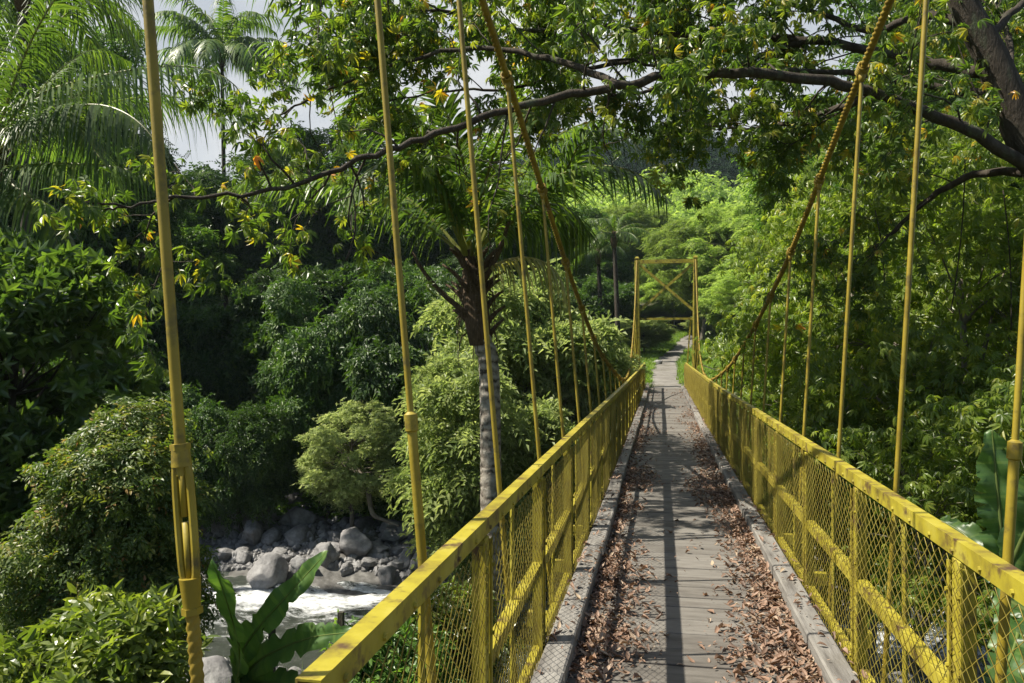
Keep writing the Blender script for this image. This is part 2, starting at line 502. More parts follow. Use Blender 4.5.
def T_rosette(n=7, L=.18, w=.075, seed=1, seg=2):
    r = random.Random(seed); T = T_new()
    for k in range(n):
        a = 2 * PI * k / n + r.uniform(-.3, .3); e = r.uniform(.0, .9)
        V, F = leaf_shape(L * r.uniform(.7, 1.1), w * r.uniform(.85, 1.1), seg=seg, bend=r.uniform(.0, .25), fold=.2)
        d = (math.cos(a) * math.cos(e), math.sin(e) + .2, math.sin(a) * math.cos(e))
        M = rot_to(d, (-d[0] * .6, 1, -d[2] * .6) if abs(d[1]) < .9 else (0, 0, 1))
        tmpl_add(T, np.array(V) @ M.T, F)
    return T_end(T)


def T_blades(n=6, L=.5, w=.02, seed=1):
    r = random.Random(seed); T = T_new()
    for k in range(n):
        a = r.uniform(0, 2 * PI); l = L * r.uniform(.5, 1.1); b = r.uniform(.15, .7); dx, dy = math.cos(a), math.sin(a); px, py = -dy * w / 2, dx * w / 2
        o = np.array([r.uniform(-.06, .06), 0, r.uniform(-.06, .06)])
        def q(t): return np.array([dx * l * b * t * t, l * t * (1 - .3 * b * t), dy * l * b * t * t])
        u = np.array([px, 0, py])
        V = [o - u, o + u, o + q(.5) - u * .8, o + q(.5) + u * .8, o + q(1)]
        tmpl_add(T, V, [(0, 1, 3), (0, 3, 2), (2, 3, 4)])
    return T_end(T)


def instance_arrays(T, pos, M, scale, rng, jitter=.25):
    V, F, ids = T
    K = len(pos)
    W = np.einsum('kij,nj->kni', M, V) * scale[:, None, None] + pos[:, None, :]
    FF = F[None] + (np.arange(K) * len(V))[:, None, None]
    base = rng.random(K)
    r = base[:, None] * (1 - jitter) + rng.random((K, ids.max() + 1))[:, ids] * jitter
    return W.reshape(-1, 3), FF.reshape(-1, F.shape[1]), r.ravel()


def frames(d, rng, up=.6, spread=.5, droop=.2):
    """leaf +Y along d with droop and spread, +Z towards the sky"""
    K = len(d)
    z = nrm(np.array([0, 0, 1.0]) * up + d * .8 + rng.normal(0, spread * .8, (K, 3)))
    t = rng.normal(0, 1, (K, 3)) * .8 + d * .7 + np.array([0, 0, -droop])
    y = nrm(t - z * (t * z).sum(1, keepdims=True))
    x = np.cross(y, z)
    return np.stack([x, y, z], 2)


def merge(parts):
    V = []; F = []; r = []; n = 0
    for v, f, q in parts: V.append(v); F.append(f + n); r.append(q); n += len(v)
    return np.concatenate(V), np.concatenate(F), np.concatenate(r)


def leaf_cloud(name, clumps, n, temps, mat, rng, size=(.8, 1.2), flat=.75, shell=.45, up=.6, spread=.5, droop=.2, hemi=0.0):
    C = np.array([c for c, r in clumps]); Rr = np.array([r for c, r in clumps])
    p = Rr ** 2; p = p / p.sum()
    parts = []
    for T in temps:
        k = n // len(temps)
        i = rng.choice(len(C), k, p=p)
        d = nrm(rng.normal(size=(k, 3)))
        hm_ = rng.random(k) < hemi
        d[hm_, 2] = np.abs(d[hm_, 2])
        rr = Rr[i] * (shell + (1 - shell) * rng.random(k) ** .7)
        rr = rr * (1 + .75 * (rng.random(k) < .10) * rng.random(k))
        pos = C[i] + d * rr[:, None] * np.array([1, 1, flat])
        parts.append(instance_arrays(T, pos, frames(d, rng, up, spread, droop), rng.uniform(size[0], size[1], k), rng))
    V, F, r = merge(parts)
    return np_mesh(name, V, F, mat, r)


def clumps_ellipsoid(rng, n, c, rad, cr, inner=.45):
    out = []
    lob = nrm(rng.normal(size=(6, 3))); lob[:, 2] = np.abs(lob[:, 2]); la = rng.uniform(.15, .55, 6)
    tries = 0
    while len(out) < n and tries < 4000:
        tries += 1
        d = nrm(rng.normal(size=3)); t = inner + (1 - inner) * rng.random() ** .6
        t *= .78 + float((la * np.clip(lob @ d, 0, 1) ** 3).max())
        q = np.array(c) + d * t * np.array(rad)
        if all(np.linalg.norm(q - o[0]) > cr * .62 for o in out): out.append((q, cr * rng.uniform(.65, 1.2)))
    return out


def limbs(mb, base, top, r0, clumps, rng, n=8, sub=1, wob=.12):
    """tapered trunk and a limb to every clump"""
    base = Vector(base); top = Vector(top); H = (top - base).length
    mid = (base + top) / 2 + Vector((rng.normal(0, wob * .6 * H), rng.normal(0, wob * .6 * H), 0))
    path = bez(base, mid, top, 12)
    rad = [r0 * (1.25 if i == 0 else 1) * (1 - .75 * i / 12) for i in range(13)]
    mb.tube(path, rad, n=9)
    for c, r in clumps:
        c = Vector(c)
        t = min(.95, max(.3, .25 + .75 * ((c.z - base.z) / max(H, .1)) - .25 * rng.random()))
        k = int(t * 12); a = path[k]
        m = a.lerp(c, .5) + Vector((0, 0, (c - a).length * .15)) + Vector(rng.normal(0, .08 * (c - a).length, 3))
        rr = max(.012, rad[k] * .5)
        q = bez(a, m, c, 7)
        mb.tube(q, [rr * (1 - .8 * i / 7) for i in range(8)], n=5)
        for _ in range(sub):
            d = Vector(nrm(rng.normal(size=3))) * r * .8
            mb.tube(bez(q[5], q[7].lerp(c + d, .4) + Vector((0, 0, .1 * r)), c + d, 4), [rr * .28 * (1 - .15 * i) for i in range(5)], n=4)
    return path


def make_tree(name, label, cat, loc, h, rad, cz, nclump, cr, nleaf, temps, mat, seed, r0=.16, group=None, size=(.8, 1.25), bark=BARK, droop=.2, flat=.75, inner=.45, lean=(0, 0), up=.6, spread=.5, rz=0, shell=.45, sub=2, hemi=.45):
    rng = np.random.default_rng(seed)
    root = thing(name, loc, label, cat, group, rz)
    cl = clumps_ellipsoid(rng, nclump, (lean[0], lean[1], cz), rad, cr, inner)
    mb = MB(); limbs(mb, (0, 0, -.3), (lean[0] * .9, lean[1] * .9, min(h * .93, cz + rad[2] * .55)), r0, cl, rng, sub=sub)
    mb.obj('trunk', bark, root, smooth=True)
    obj('crown', leaf_cloud('crown', cl, nleaf, temps, mat, rng, size, flat, shell, up, spread, droop, hemi), root)
    return root


# ------------------------------------------------------------------ terrain
RIV0, RIV1 = 15.0, 22.6
WATER_Z = -5.0
_ky = np.array([-400, -60, -12, -4, -1.5, 0, 4, 9, 13, 15, 18, 21.5, 23, 25, 27.5, 30, 32.5, 34, 45, 60, 75, 95, 140, 220, 330, 480, 3000])
_kz = np.array([12, 4, .2, .0, -.3, -1.2, -2.9, -4.1, -4.8, -5.3, -5.6, -5.4, -4.9, -4.6, -4.0, -2.4, -.5, .05, .75, 1.75, 4, 9, 22, 44, 78, 88, 92])


def path_x(y):
    y = np.asarray(y, float)
    return .18 + np.where(y > 40, .0024 * np.clip(y - 40, 0, 100) ** 2.1, 0)


def ground(x, y):
    x = np.asarray(x, float); y = np.asarray(y, float)
    wob = 1.3 * np.sin(x * .11 + .6) + .7 * np.sin(x * .31 + 2)
    near = np.clip((np.abs(x - .2) - 1.5) / 5, 0, 1)
    ys = y - wob * near * np.clip(1 - np.abs(y - 20) / 26, 0, 1)
    z = np.interp(ys, _ky, _kz)
    z = z + np.where(y > 60, (x / 120) ** 2 * np.clip((y - 60) / 200, 0, 1) * -6, 0)
    amp = np.clip(np.abs(x - path_x(y)) - 1.6, 0, 4) / 4
    z = z + amp * (fbm(x * .25, y * .25, 3) * 1.0 + fbm(x * 1.1, y * 1.1, 9, 3) * .35)
    z = z * np.where(y > 95, 1 - .5 * np.clip((-x / np.maximum(y, 1) - .12) / .25, 0, 1) * np.clip((y - 95) / 60, 0, 1), 1)
    z = z + fbm(x * .012, y * .012, 21, 3) * 26 * np.clip((y - 80) / 150, 0, 1)
    # sunny slope to the right of the far end, with the path cut through it
    z = z + 2.6 * np.clip((x - path_x(y) - 2.2) / 7, 0, 1) * np.clip((y - 34) / 10, 0, 1) * np.clip((120 - y) / 60, 0, 1)
    z = z + 1.2 * np.clip((-x + path_x(y) - 5) / 8, 0, 1) * np.clip((y - 36) / 10, 0, 1) * np.clip((120 - y) / 60, 0, 1)
    return z


def gz(x, y): return float(ground(np.array([x]), np.array([y]))[0])


GROUND = surf_mat('ground_earth', [(.3, (.03, .026, .016)), (.5, (.05, .055, .022)), (.7, (.06, .09, .025)), (.9, (.10, .13, .04))], scale=.9, detail=9, rough=.95, bump=.8, bdist=.08, coord='World', stops2=(.075, .06, .045), scale2=.35, fac2=(.52, .7))
gnt = GROUND.node_tree; gN_, gL_ = gnt.nodes, gnt.links
gb_ = [n for n in gN_ if n.type == 'BSDF_PRINCIPLED'][0]
gsrc = gb_.inputs['Base Color'].links[0].from_socket
gge = gN_.new('ShaderNodeNewGeometry'); gse = gN_.new('ShaderNodeSeparateXYZ'); gL_.new(gge.outputs['Position'], gse.inputs[0])
gmr = gN_.new('ShaderNodeMapRange'); gmr.inputs['From Min'].default_value = -3.9; gmr.inputs['From Max'].default_value = -4.5; gL_.new(gse.outputs['Z'], gmr.inputs['Value'])
gns = noise_node(gN_, gL_, 3.5, 8, .65, gge.outputs['Position'])
grr = ramp(gN_, [(.3, (.045, .042, .038)), (.5, (.10, .096, .09)), (.75, (.19, .185, .175))]); gL_.new(gns.outputs['Fac'], grr.inputs[0])
gmx = gN_.new('ShaderNodeMix'); gmx.data_type = 'RGBA'; gL_.new(gmr.outputs[0], gmx.inputs['Factor']); gL_.new(gsrc, gmx.inputs[6]); gL_.new(grr.outputs[0], gmx.inputs[7]); gL_.new(gmx.outputs[2], gb_.inputs['Base Color'])
u = np.linspace(-1, 1, 330)
gx = 14 * u * 1.6 + np.sign(u) * 1500 * np.abs(u) ** 6
w_ = np.linspace(-1, 1, 420)
gy = 18 + 40 * w_ + np.sign(w_) * 1700 * np.abs(w_) ** 7
X, Y = np.meshgrid(gx, gy)
Z = ground(X.ravel(), Y.ravel())
nx, ny = len(gx), len(gy)
ii = np.arange(nx * ny).reshape(ny, nx)
Fq = np.stack([ii[:-1, :-1].ravel(), ii[:-1, 1:].ravel(), ii[1:, 1:].ravel(), ii[1:, :-1].ravel()], 1)
g = obj('ground', np_mesh('ground', np.stack([X.ravel(), Y.ravel(), Z], 1), Fq, GROUND, smooth=True))
tag(g, 'earth riverbanks and rising forest floor under the bridge', 'ground', kind='structure')

# path beyond the bridge
PATHM = surf_mat('path_gravel', [(.25, (0.0878, 0.0777, 0.0675)), (.5, (0.162, 0.152, 0.139)), (.8, (0.23, 0.216, 0.199))], scale=2.2, detail=9, rough=.95, bump=.8, bdist=.03, coord='World', stops2=(0.0675, 0.0638, 0.0375), scale2=.9, fac2=(.55, .7))
ys = np.linspace(33.6, 78, 120); us = np.linspace(-1, 1, 9)
pv = []
for y_ in ys:
    wd = .85 + .12 * math.sin(y_ * .9) + .1 * math.sin(y_ * 2.3) + .3 * max(0, 36 - y_) / 2.4
    for uu in us:
        x_ = float(path_x(y_)) + uu * wd
        pv.append((x_, y_, gz(x_, y_) + .035 - .05 * abs(uu) ** 3))
jj = np.arange(len(ys) * 9).reshape(-1, 9)
Fp = np.stack([jj[:-1, :-1].ravel(), jj[:-1, 1:].ravel(), jj[1:, 1:].ravel(), jj[1:, :-1].ravel()], 1)
tag(obj('path', np_mesh('path', np.array(pv), Fp, PATHM, smooth=True)), 'grey stony path leading away from the far end of the bridge', 'path', kind='structure')

# river
def water_mat():
    m, nt, N, L, out = new_mat('river_water')
    gN = N.new('ShaderNodeNewGeometry'); vec = gN.outputs['Position']
    n1 = noise_node(N, L, .55, 8, .62, vec, (.55, 1.3, 1)); n2 = noise_node(N, L, 4.5, 9, .78, vec, (.6, 1.3, 1))
    at = N.new('ShaderNodeAttribute'); at.attribute_name = 'foam'
    a = N.new('ShaderNodeMath'); a.operation = 'MULTIPLY_ADD'; a.inputs[1].default_value = .95; L.new(n2.outputs['Fac'], a.inputs[0]); L.new(n1.outputs['Fac'], a.inputs[2])
    b_ = N.new('ShaderNodeMath'); b_.operation = 'ADD'; L.new(a.outputs[0], b_.inputs[0]); L.new(at.outputs['Fac'], b_.inputs[1])
    mr = N.new('ShaderNodeMapRange'); mr.inputs['From Min'].default_value = 1.06; mr.inputs['From Max'].default_value = 1.30; L.new(b_.outputs[0], mr.inputs[0])
    w = N.new('ShaderNodeBsdfPrincipled'); w.inputs['Base Color'].default_value = (.035, .042, .032, 1); w.inputs['Roughness'].default_value = .12
    f = N.new('ShaderNodeBsdfPrincipled'); f.inputs['Base Color'].default_value = (.80, .82, .84, 1); f.inputs['Roughness'].default_value = .7
    bp = N.new('ShaderNodeBump'); bp.inputs['Distance'].default_value = .12; bp.inputs['Strength'].default_value = .9; L.new(n2.outputs['Fac'], bp.inputs['Height'])
    L.new(bp.outputs[0], w.inputs['Normal']); L.new(bp.outputs[0], f.inputs['Normal'])
    mx = N.new('ShaderNodeMixShader'); L.new(mr.outputs[0], mx.inputs[0]); L.new(w.outputs[0], mx.inputs[1]); L.new(f.outputs[0], mx.inputs[2]); L.new(mx.outputs[0], out.inputs[0])
    return m
wx = np.linspace(-45, 40, 520); wy = np.linspace(12.0, 25.5, 140)
X, Y = np.meshgrid(wx, wy); X = X.ravel(); Y = Y.ravel()
foam = .42 * np.exp(-((Y - 20.3 + .8 * np.sin(X * .35)) / 1.7) ** 2) * (.5 + .5 * np.clip(1 - np.abs(X + 8) / 9, 0, 1)) - .09
Zw = WATER_Z + fbm(X * .9, Y * 1.8, 5, 4) * (.25 + .6 * np.clip(foam + .14, 0, .4))
jj = np.arange(len(X)).reshape(140, 520)
Fw = np.stack([jj[:-1, :-1].ravel(), jj[:-1, 1:].ravel(), jj[1:, 1:].ravel(), jj[1:, :-1].ravel()], 1)
wm = np_mesh('river', np.stack([X, Y, Zw], 1), Fw, water_mat(), smooth=True)
at_ = wm.attributes.new('foam', 'FLOAT', 'POINT'); at_.data.foreach_set('value', foam.astype(np.float32))
tag(obj('river', wm), 'fast shallow river with white rapids below the bridge', 'river', kind='structure')

# ------------------------------------------------------------------ bridge
Y_END = 33.6


def dz(y): return .13 * max(0.0, min(1.0, (y - 14) / 20)) ** 1.5


XL, XR = -.67, 1.0
CXL = lambda z: -.785 - .085 * (z + .12)
CXR = lambda z: 1.19 + .062 * (z + .12)

# deck
deck = thing('bridge_deck', (0, -3, 0), 'weathered grey timber deck of the footbridge strewn with dead leaves', 'bridge deck')
rr = random.Random(4)
mb = MB(); y = -3.0
while y < Y_END:
    w = rr.uniform(.2, .27)
    zt = rr.uniform(-.003, .004) + dz(y)
    mb.box((.17 + rr.uniform(-.01, .01), y + w / 2 + 3, zt - .022), (1.66 + rr.uniform(-.02, .03), w - rr.uniform(.008, .02), .044), rz=rr.uniform(-.004, .004), rnd=rr.random(), bev=.004)
    y += w
mb.obj('decking', WOOD, deck)
for x0 in (-.5, .17, .84):
    mb = MB()
    for k in range(18):
        a = -3 + k * 2.03; b = a + 2.03
        mb.bar((x0, a + 3, dz(a) - .115), (x0, b + 3 - .004, dz(b) - .115), .1, .14)
    mb.obj('stringer', STEEL, deck)
k = 0
yb = 1.42
for k in range(-3, 23):
    yb = 1.42 + 1.44 * k
    if yb > Y_END: break
    mb = MB(); mb.bar((-.95, yb + 3, dz(yb) - .24), (1.38, yb + 3, dz(yb) - .24), .07, .1); mb.obj('crossbeam', YEL, deck)
for side, x0, w in ((-1, -.545, .145), (1, .88, .135)):
    y = -3.0
    while y < Y_END - .3:
        L_ = rr.uniform(1.7, 2.6); e = min(Y_END, y + L_)
        mb = MB(); o1, o2 = rr.uniform(-.012, .012), rr.uniform(-.012, .012); h = rr.uniform(.085, .105)
        mb.bar((x0 + o1, y + 3 + .006, dz(y) + h / 2 + .006), (x0 + o2, e + 3 - .006, dz(e) + h / 2 + .006), w + rr.uniform(-.015, .012), h, rnd=rr.random(), bev=.01)
        mb.obj('kerb_timber', KERB, deck)
        y = e

# leaf litter on the deck
rng = np.random.default_rng(11)
def litter_pts():
    P_ = []
    n = 230000
    yy = -1 + 34 * rng.random(n) ** 1.6
    xx = rng.uniform(-.66, .99, n)
    dl = np.clip(1 - (xx + .47) / (.38 + .12 * np.sin(yy * 1.1 + 2) + .06 * np.sin(yy * 3.1)), 0, 1) * (xx > -.47)
    dr = np.clip(1 - (.81 - xx) / (.46 + .12 * np.sin(yy * 1.3 + 1) + .25 * np.clip(1 - yy / 6, 0, 1)), 0, 1) * (xx < .81)
    gapk = ((xx < -.635) | (xx > .962)) * .22
    topk = (((xx > -.63) & (xx < -.47)) | ((xx > .81) & (xx < .96))) * .05
    dens = (np.maximum(dl, dr) ** 1.15 * np.clip(1.3 - yy / 19, .06, 1) + gapk + topk + .008)
    dens *= .1 + 1.7 * vn(xx * 2.6, yy * 1.5, 5) * (.5 + vn(xx * 9, yy * 8, 6))
    keep = rng.random(n) < dens * .6
    return xx[keep], yy[keep]
lx, ly = litter_pts()
K = len(lx)
lz = np.array([dz(v) for v in ly]) + .006 + rng.random(K) ** 2 * .03
on = ((lx > -.63) & (lx < -.47)) | ((lx > .81) & (lx < .96))
lz = lz + np.where(on, .105, 0)
parts = []
for s in range(4):
    sel = np.arange(K) % 4 == s
    T = T_new(); V, F = leaf_shape(.050, .022, fold=.15 + .2 * s, bend=(-.3, .2, -.6, .4)[s], seg=2)
    V = np.array(V); V[:, 1] -= .03; tmpl_add(T, V, F); T = T_end(T)
    kk = sel.sum(); a = rng.uniform(0, 2 * PI, kk)
    d = np.stack([np.cos(a), np.sin(a), rng.normal(0, .14, kk)], 1)
    yv = nrm(d); zv = nrm(np.array([0, 0, 1.0]) + rng.normal(0, .2, (kk, 3))); xv = nrm(np.cross(yv, zv)); zv = np.cross(xv, yv)
    parts.append(instance_arrays(T, np.stack([lx[sel], ly[sel], lz[sel]], 1), np.stack([xv, yv, zv], 2), (.3 + 1.25 * rng.random(kk) ** 2.2), rng))
V, F, r = merge(parts)
tag(obj('leaf_litter', np_mesh('leaf_litter', V, F, LITTER, r, smooth=True)), 'brown dead leaves drifted along both kerbs of the deck', 'leaves', kind='stuff')

# chain link panel, shared by all bays
def chain_panel(w, h, cw=.078, ch=.056, rad=.0015):
    nw = int(w / (cw / 2)); nk = int(h / (ch / 2))
    hw = w / nw
    pr = random.Random(8)
    Vs = []; Fs = []; n = 0
    yi = np.arange(nw)
    for i in range(nw):
        k = np.arange(nk + 1)
        yy = (i + ((k + i) % 2)) * hw
        zz = k * h / nk
        xx = np.where((k + i) % 2 == 0, .0011, -.0011) * (1 if i % 2 else -1)
        bul = .012 * np.sin(yy * 2.4 + 1) * np.sin(zz / h * PI)
        p = np.stack([xx + bul, yy, zz], 1)
        offs = np.array([(rad, 0, 0), (0, rad, 0), (-rad, 0, 0), (0, -rad, 0)]) * 1.2
        Vw = (p[:, None, :] + offs[None]).reshape(-1, 3)
        a = np.arange(nk)[:, None] * 4
        q = np.arange(4)[None]; q2 = (q + 1) % 4
        F = np.stack([a + q, a + q2, a + 4 + q2, a + 4 + q], 2).reshape(-1, 4)
        Vs.append(Vw); Fs.append(F + n); n += len(Vw)
    return np_mesh('mesh_panel', np.concatenate(Vs), np.concatenate(Fs), YELW, smooth=True)


BAY = 1.43
panel_me = chain_panel(BAY - .01, .95)


def railing(side, X0, ystart, first_post, label):
    root = thing('bridge_railing', (X0, ystart, 0), label, 'railing')
    inn = -side            # towards the walkway
    # handrail: hollow square tube
    mb = MB(); ya = ystart; hr = random.Random(20 + side)
    offp = 0
    while ya < Y_END - .02:
        yb = min(Y_END, ya + BAY * 2)
        o2 = hr.uniform(-.008, .008)
        z1, z2 = 1.035 + dz(ya) + offp, 1.035 + dz(yb) + o2
        a, b = (0, ya - ystart, z1), (0, yb - ystart, z2); t = .005; s = .03; sw = .024
        for dx, dzz, w, h in ((-sw, 0, t, 2 * s), (sw, 0, t, 2 * s), (0, s - t / 2, 2 * sw - t, t), (0, -s + t / 2, 2 * sw - t, t)):
            mb.bar((a[0] + dx, a[1], a[2] + dzz), (b[0] + dx, b[1], b[2] + dzz), w, h)
        # weld beads and bolt heads on the walkway face
        yy = ya + .12
        while yy < yb:
            zz = z1 + (z2 - z1) * (yy - ya) / (yb - ya)
            mb.tube([(inn * (sw + .003), yy - ystart, zz - .012), (inn * (sw + .010), yy - ystart, zz - .012)], [.010, .008], n=6)
            yy += .2375
        mb.tube([(inn * s * .5, yb - ystart - .004, z2 + s), (inn * s * .5, yb - ystart + .006, z2 + s)], .006, n=4)
        ya = yb; offp = o2
    mb.obj('handrail', YEL, root)
    # mid rail, an angle bar
    mb = MB(); ya = max(ystart, first_post - 2 * BAY)
    y0 = first_post if ystart > 0 else first_post - 2 * BAY
    k = 0
    ya = y0
    while ya < Y_END - .3:
        yb = min(Y_END, ya + BAY)
        z1, z2 = .54 + dz(ya), .54 + dz(yb)
        mb.bar((inn * .004, ya - ystart + .045, z1), (inn * .004, yb - ystart - .045, z2), .05, .006)
        mb.bar((inn * .026, ya - ystart + .045, z1 - .028), (inn * .026, yb - ystart - .045, z2 - .028), .006, .05)
        ya = yb
    mb.obj('midrail', YEL, root)
    mb = MB(); ya = ystart
    mb.bar((0, 0, .055 + dz(ystart)), (0, Y_END - ystart, .055 + dz(Y_END)), .04, .04)
    mb.obj('bottom_rail', YEL, root)
    # posts
    pm = MB()
    pm.box((0, 0, .40), (.05, .075, 1.19), bev=.004)
    for s in (-1, 1):
        pm.box((inn * .03, s * .055, .50), (.007, .022, .96))
        pm.box((inn * .018, s * .055 , .50), (.018, .006, .95))
        for zz in (.12, .36, .62, .88):
            pm.tube([(inn * .034, s * .055, zz), (inn * .042, s * .055, zz)], .008, n=6)
    pme = pm.mesh('post', YEL)
    k0 = 0 if ystart > 0 else -2
    y = first_post + k0 * BAY
    while y < Y_END + .05:
        obj('post', pme, root, (0, y - ystart, dz(y)))
        # slender stiffener rod in the middle of the bay, outside the mesh
        y += BAY
    y = first_post + (k0 - 1 if ystart > 0 else k0) * BAY
    sm = MB(); sm.tube([(0, 0, .06), (0, 0, 1.0)], .011, n=6)
    sme = sm.mesh('stiffener', YEL)
    while y < Y_END - .3:
        if y + BAY / 2 > ystart: obj('stiffener', sme, root, (-inn * .012, y + BAY / 2 - ystart, dz(y)))
        if y >= ystart - .05:
            obj('mesh_panel', panel_me, root, (inn * .041, y - ystart + .005, .055 + dz(y)))
        else:
            w = y + BAY - ystart
            if w > .2: obj('mesh_panel', chain_panel(w - .01, .95), root, (inn * .041, .005, .055))
        y += BAY
    return root


railing(-1, XL, 1.45, 2.95, 'yellow chain-link railing left of the walkway, its hollow handrail cut off near the camera')
railing(1, XR, -.5, 2.93, 'yellow chain-link railing on the right of the walkway, lit on its inner face')

# main cables
cabL = [(-4, 7.6), (0, 5.75), (2.9, 4.66), (4.95, 3.98), (6.05, 3.60), (7.36, 3.12), (9.44, 2.42), (12.58, 1.68), (17.73, 1.09), (21, .98), (24, 1.2), (27.5, 1.75), (30.3, 2.55), (32.6, 3.7), (34.35, 5.5)]
cabR = [(-4, 7.5), (0, 5.7), (3.0, 4.70), (5.44, 3.93), (6.6, 3.55), (9.2, 2.68), (12.5, 1.93), (16, 1.37), (20.8, .95), (24, .93), (26.8, 1.1), (30.0, 1.75), (32.4, 3.2), (34.35, 5.5)]
TXL, TXR = -1.0, 1.43


def cab_pts(tab, cx, tx):
    out = []
    for y, z in tab:
        t = max(0, min(1, (y - 22) / 12.35))
        out.append((cx(z) * (1 - t) + tx * t if t > 0 else cx(z), y, z))
    return out


def cab_at(path, y):
    for a, b in zip(path[:-1], path[1:]):
        if a.y <= y <= b.y: return a.lerp(b, (y - a.y) / (b.y - a.y))
    return path[-1]


cpaths = {}
for nm, tab, cx, tx, lab in (('L', cabL, CXL, TXL, 'thick twisted yellow main cable sweeping down along the left side'), ('R', cabR, CXR, TXR, 'thick twisted yellow main cable sweeping down along the right side')):
    path = crom(cab_pts(tab, cx, tx), 10); cpaths[nm] = path
    # resample finely for the rope twist
    fine = []
    for a, b in zip(path[:-1], path[1:]):
        n = max(1, int((b - a).length / .009))
        fine += [a.lerp(b, i / n) for i in range(n)]
    fine.append(path[-1])
    mb = MB(); mb.tube([p - Vector((0, 0, 0)) for p in fine], .0235, n=12, lobes=3, lobe_amp=.2, twist=2 * PI / .05)
    tag(mb.obj('main_cable', YELR, None, smooth=True), lab, 'cable', 'main suspension cables')

# hangers
ORD = ['nearest', 'second', 'third', 'fourth', 'fifth', 'sixth', 'seventh', 'eighth', 'ninth', 'tenth', 'eleventh', 'twelfth', 'thirteenth', 'fourteenth', 'fifteenth', 'sixteenth', 'seventeenth', 'eighteenth', 'nineteenth', 'twentieth', 'twenty-first', 'twenty-second', 'twenty-third', 'twenty-fourth']


def hanger(side, y, k, n_all):
    path = cpaths['L' if side < 0 else 'R']; cx = CXL if side < 0 else CXR
    top = cab_at(path, y)
    zb = -.2 + dz(y)
    bot = Vector((cx(zb), y, zb))
    d = (top - bot); L_ = d.length; d.normalize()
    if L_ < .5: return
    r = .0145 if not (side < 0 and k == 0) else .0105
    sd = 'left' if side < 0 else 'right'
    lab = f'{ORD[k]} yellow hanger from the camera along the {sd} cable'
    if side < 0 and k == 0: lab = 'nearest yellow hanger on the left, with a long open turnbuckle above twisted rope'
    elif side < 0 and k == 1: lab = 'second yellow hanger on the left, stepping thicker below a collar'
    elif side > 0 and k == 0: lab = 'yellow hanger at the far right edge with a collar above the handrail'
    root = thing('hanger', bot, lab, 'hanger', 'vertical hangers between cables and deck')
    at = lambda s: tuple(d * s)
    if side < 0 and k == 0:
        zt0 = (1.485 - zb) / d.z; zt1 = (1.245 - zb) / d.z   # turnbuckle between these
        mb = MB(); mb.tube([at(zt0 - .03), at(L_ - .02)], [r * 1.05, r * 1.05], n=10); mb.obj('rod', HANG, root, smooth=True, auto=40)
        mb = MB(); x = Vector((1, 0, 0)); x = (x - d * x.dot(d)).normalized()
        Wd = .0150
        for s in (-1, 1):
            pa = [d * zt1 + x * s * .006, d * (zt1 + .035) + x * s * Wd, d * (zt0 - .035) + x * s * Wd, d * zt0 + x * s * .006]
            mb.tube(crom(pa, 5), [.0080] * 16, n=8)
        mb.tube([at(zt0 - .012), at(zt0 + .02)], [.02, .018], n=10); mb.tube([at(zt0 + .02), at(zt0 + .032)], .0195, n=6)
        mb.tube([at(zt1 - .045), at(zt1 + .012)], [.017, .021], n=10); mb.tube([at(zt1 - .058), at(zt1 - .045)], .02, n=6)
        tb = mb.obj('turnbuckle', HANG, root, smooth=True, auto=40)
        for q0, q1 in ((zt0 - .11, zt0), (zt1, zt1 + .12)):
            mb = MB(); mb.tube([at(q0), at(q1)], .0075, n=8); mb.obj('threaded_end', HANG, tb, smooth=True)
        mb = MB(); n = 420
        mb.tube([at((zt1 - .05) * i / n) for i in range(n + 1)], .0125, n=12, lobes=3, lobe_amp=.11, twist=2 * PI / .021)
        mb.obj('rope', YELR, root, smooth=True)
    else:
        col = (1.45 if side < 0 else 1.35)
        has = (k <= 1) if side < 0 else (k == 0)
        if has:
            sc_ = (col - zb) / d.z
            mb = MB(); mb.tube([at(sc_), at(L_ - .02)], r * .85, n=10); mb.obj('rod', HANG, root, smooth=True, auto=40)
            mb = MB(); mb.tube([at(0), at(sc_)], r * 1.25, n=10); mb.obj('sleeve', HANG, root, smooth=True, auto=40)
            mb = MB(); mb.tube([at(sc_ - .055), at(sc_ - .05), at(sc_ + .01), at(sc_ + .02)], [r * 1.3, r * 1.75, r * 1.75, r * .9], n=12); mb.obj('collar', HANG, root, smooth=True, auto=40)
        else:
            mb = MB(); mb.tube([at(0), at(L_ - .02)], r, n=10); mb.obj('rod', HANG, root, smooth=True, auto=40)
    # wire lashing round the cable
    i = min(range(len(path)), key=lambda q: abs(path[q].y - y)); t = (path[min(i + 1, len(path) - 1)] - path[i - 1]).normalized()
    mb = MB(); c = top - bot; x = t.cross(Vector((1, 0, 0))).normalized(); z = t.cross(x)
    pts = []
    for q in range(64):
        a = q / 64 * 2 * PI * 5
        pts.append(c + t * (-.05 + .1 * q / 64) + (x * math.cos(a) + z * math.sin(a)) * .037)
    mb.tube(pts, .009, n=5)
    mb.tube([c - d * .09, c - d * .02], [.021, .026], n=8)
    mb.obj('lashing', YELR, root, smooth=True)


ysL = [1.42 + 1.45 * k for k in range(22)]
ysR = [3.24 + 1.43 * k for k in range(21)]
for side, ylist in ((-1, ysL), (1, ysR)):
    k = 0
    for y in ylist:
        if y > 33: break
        hanger(side, y, k, 0); k += 1

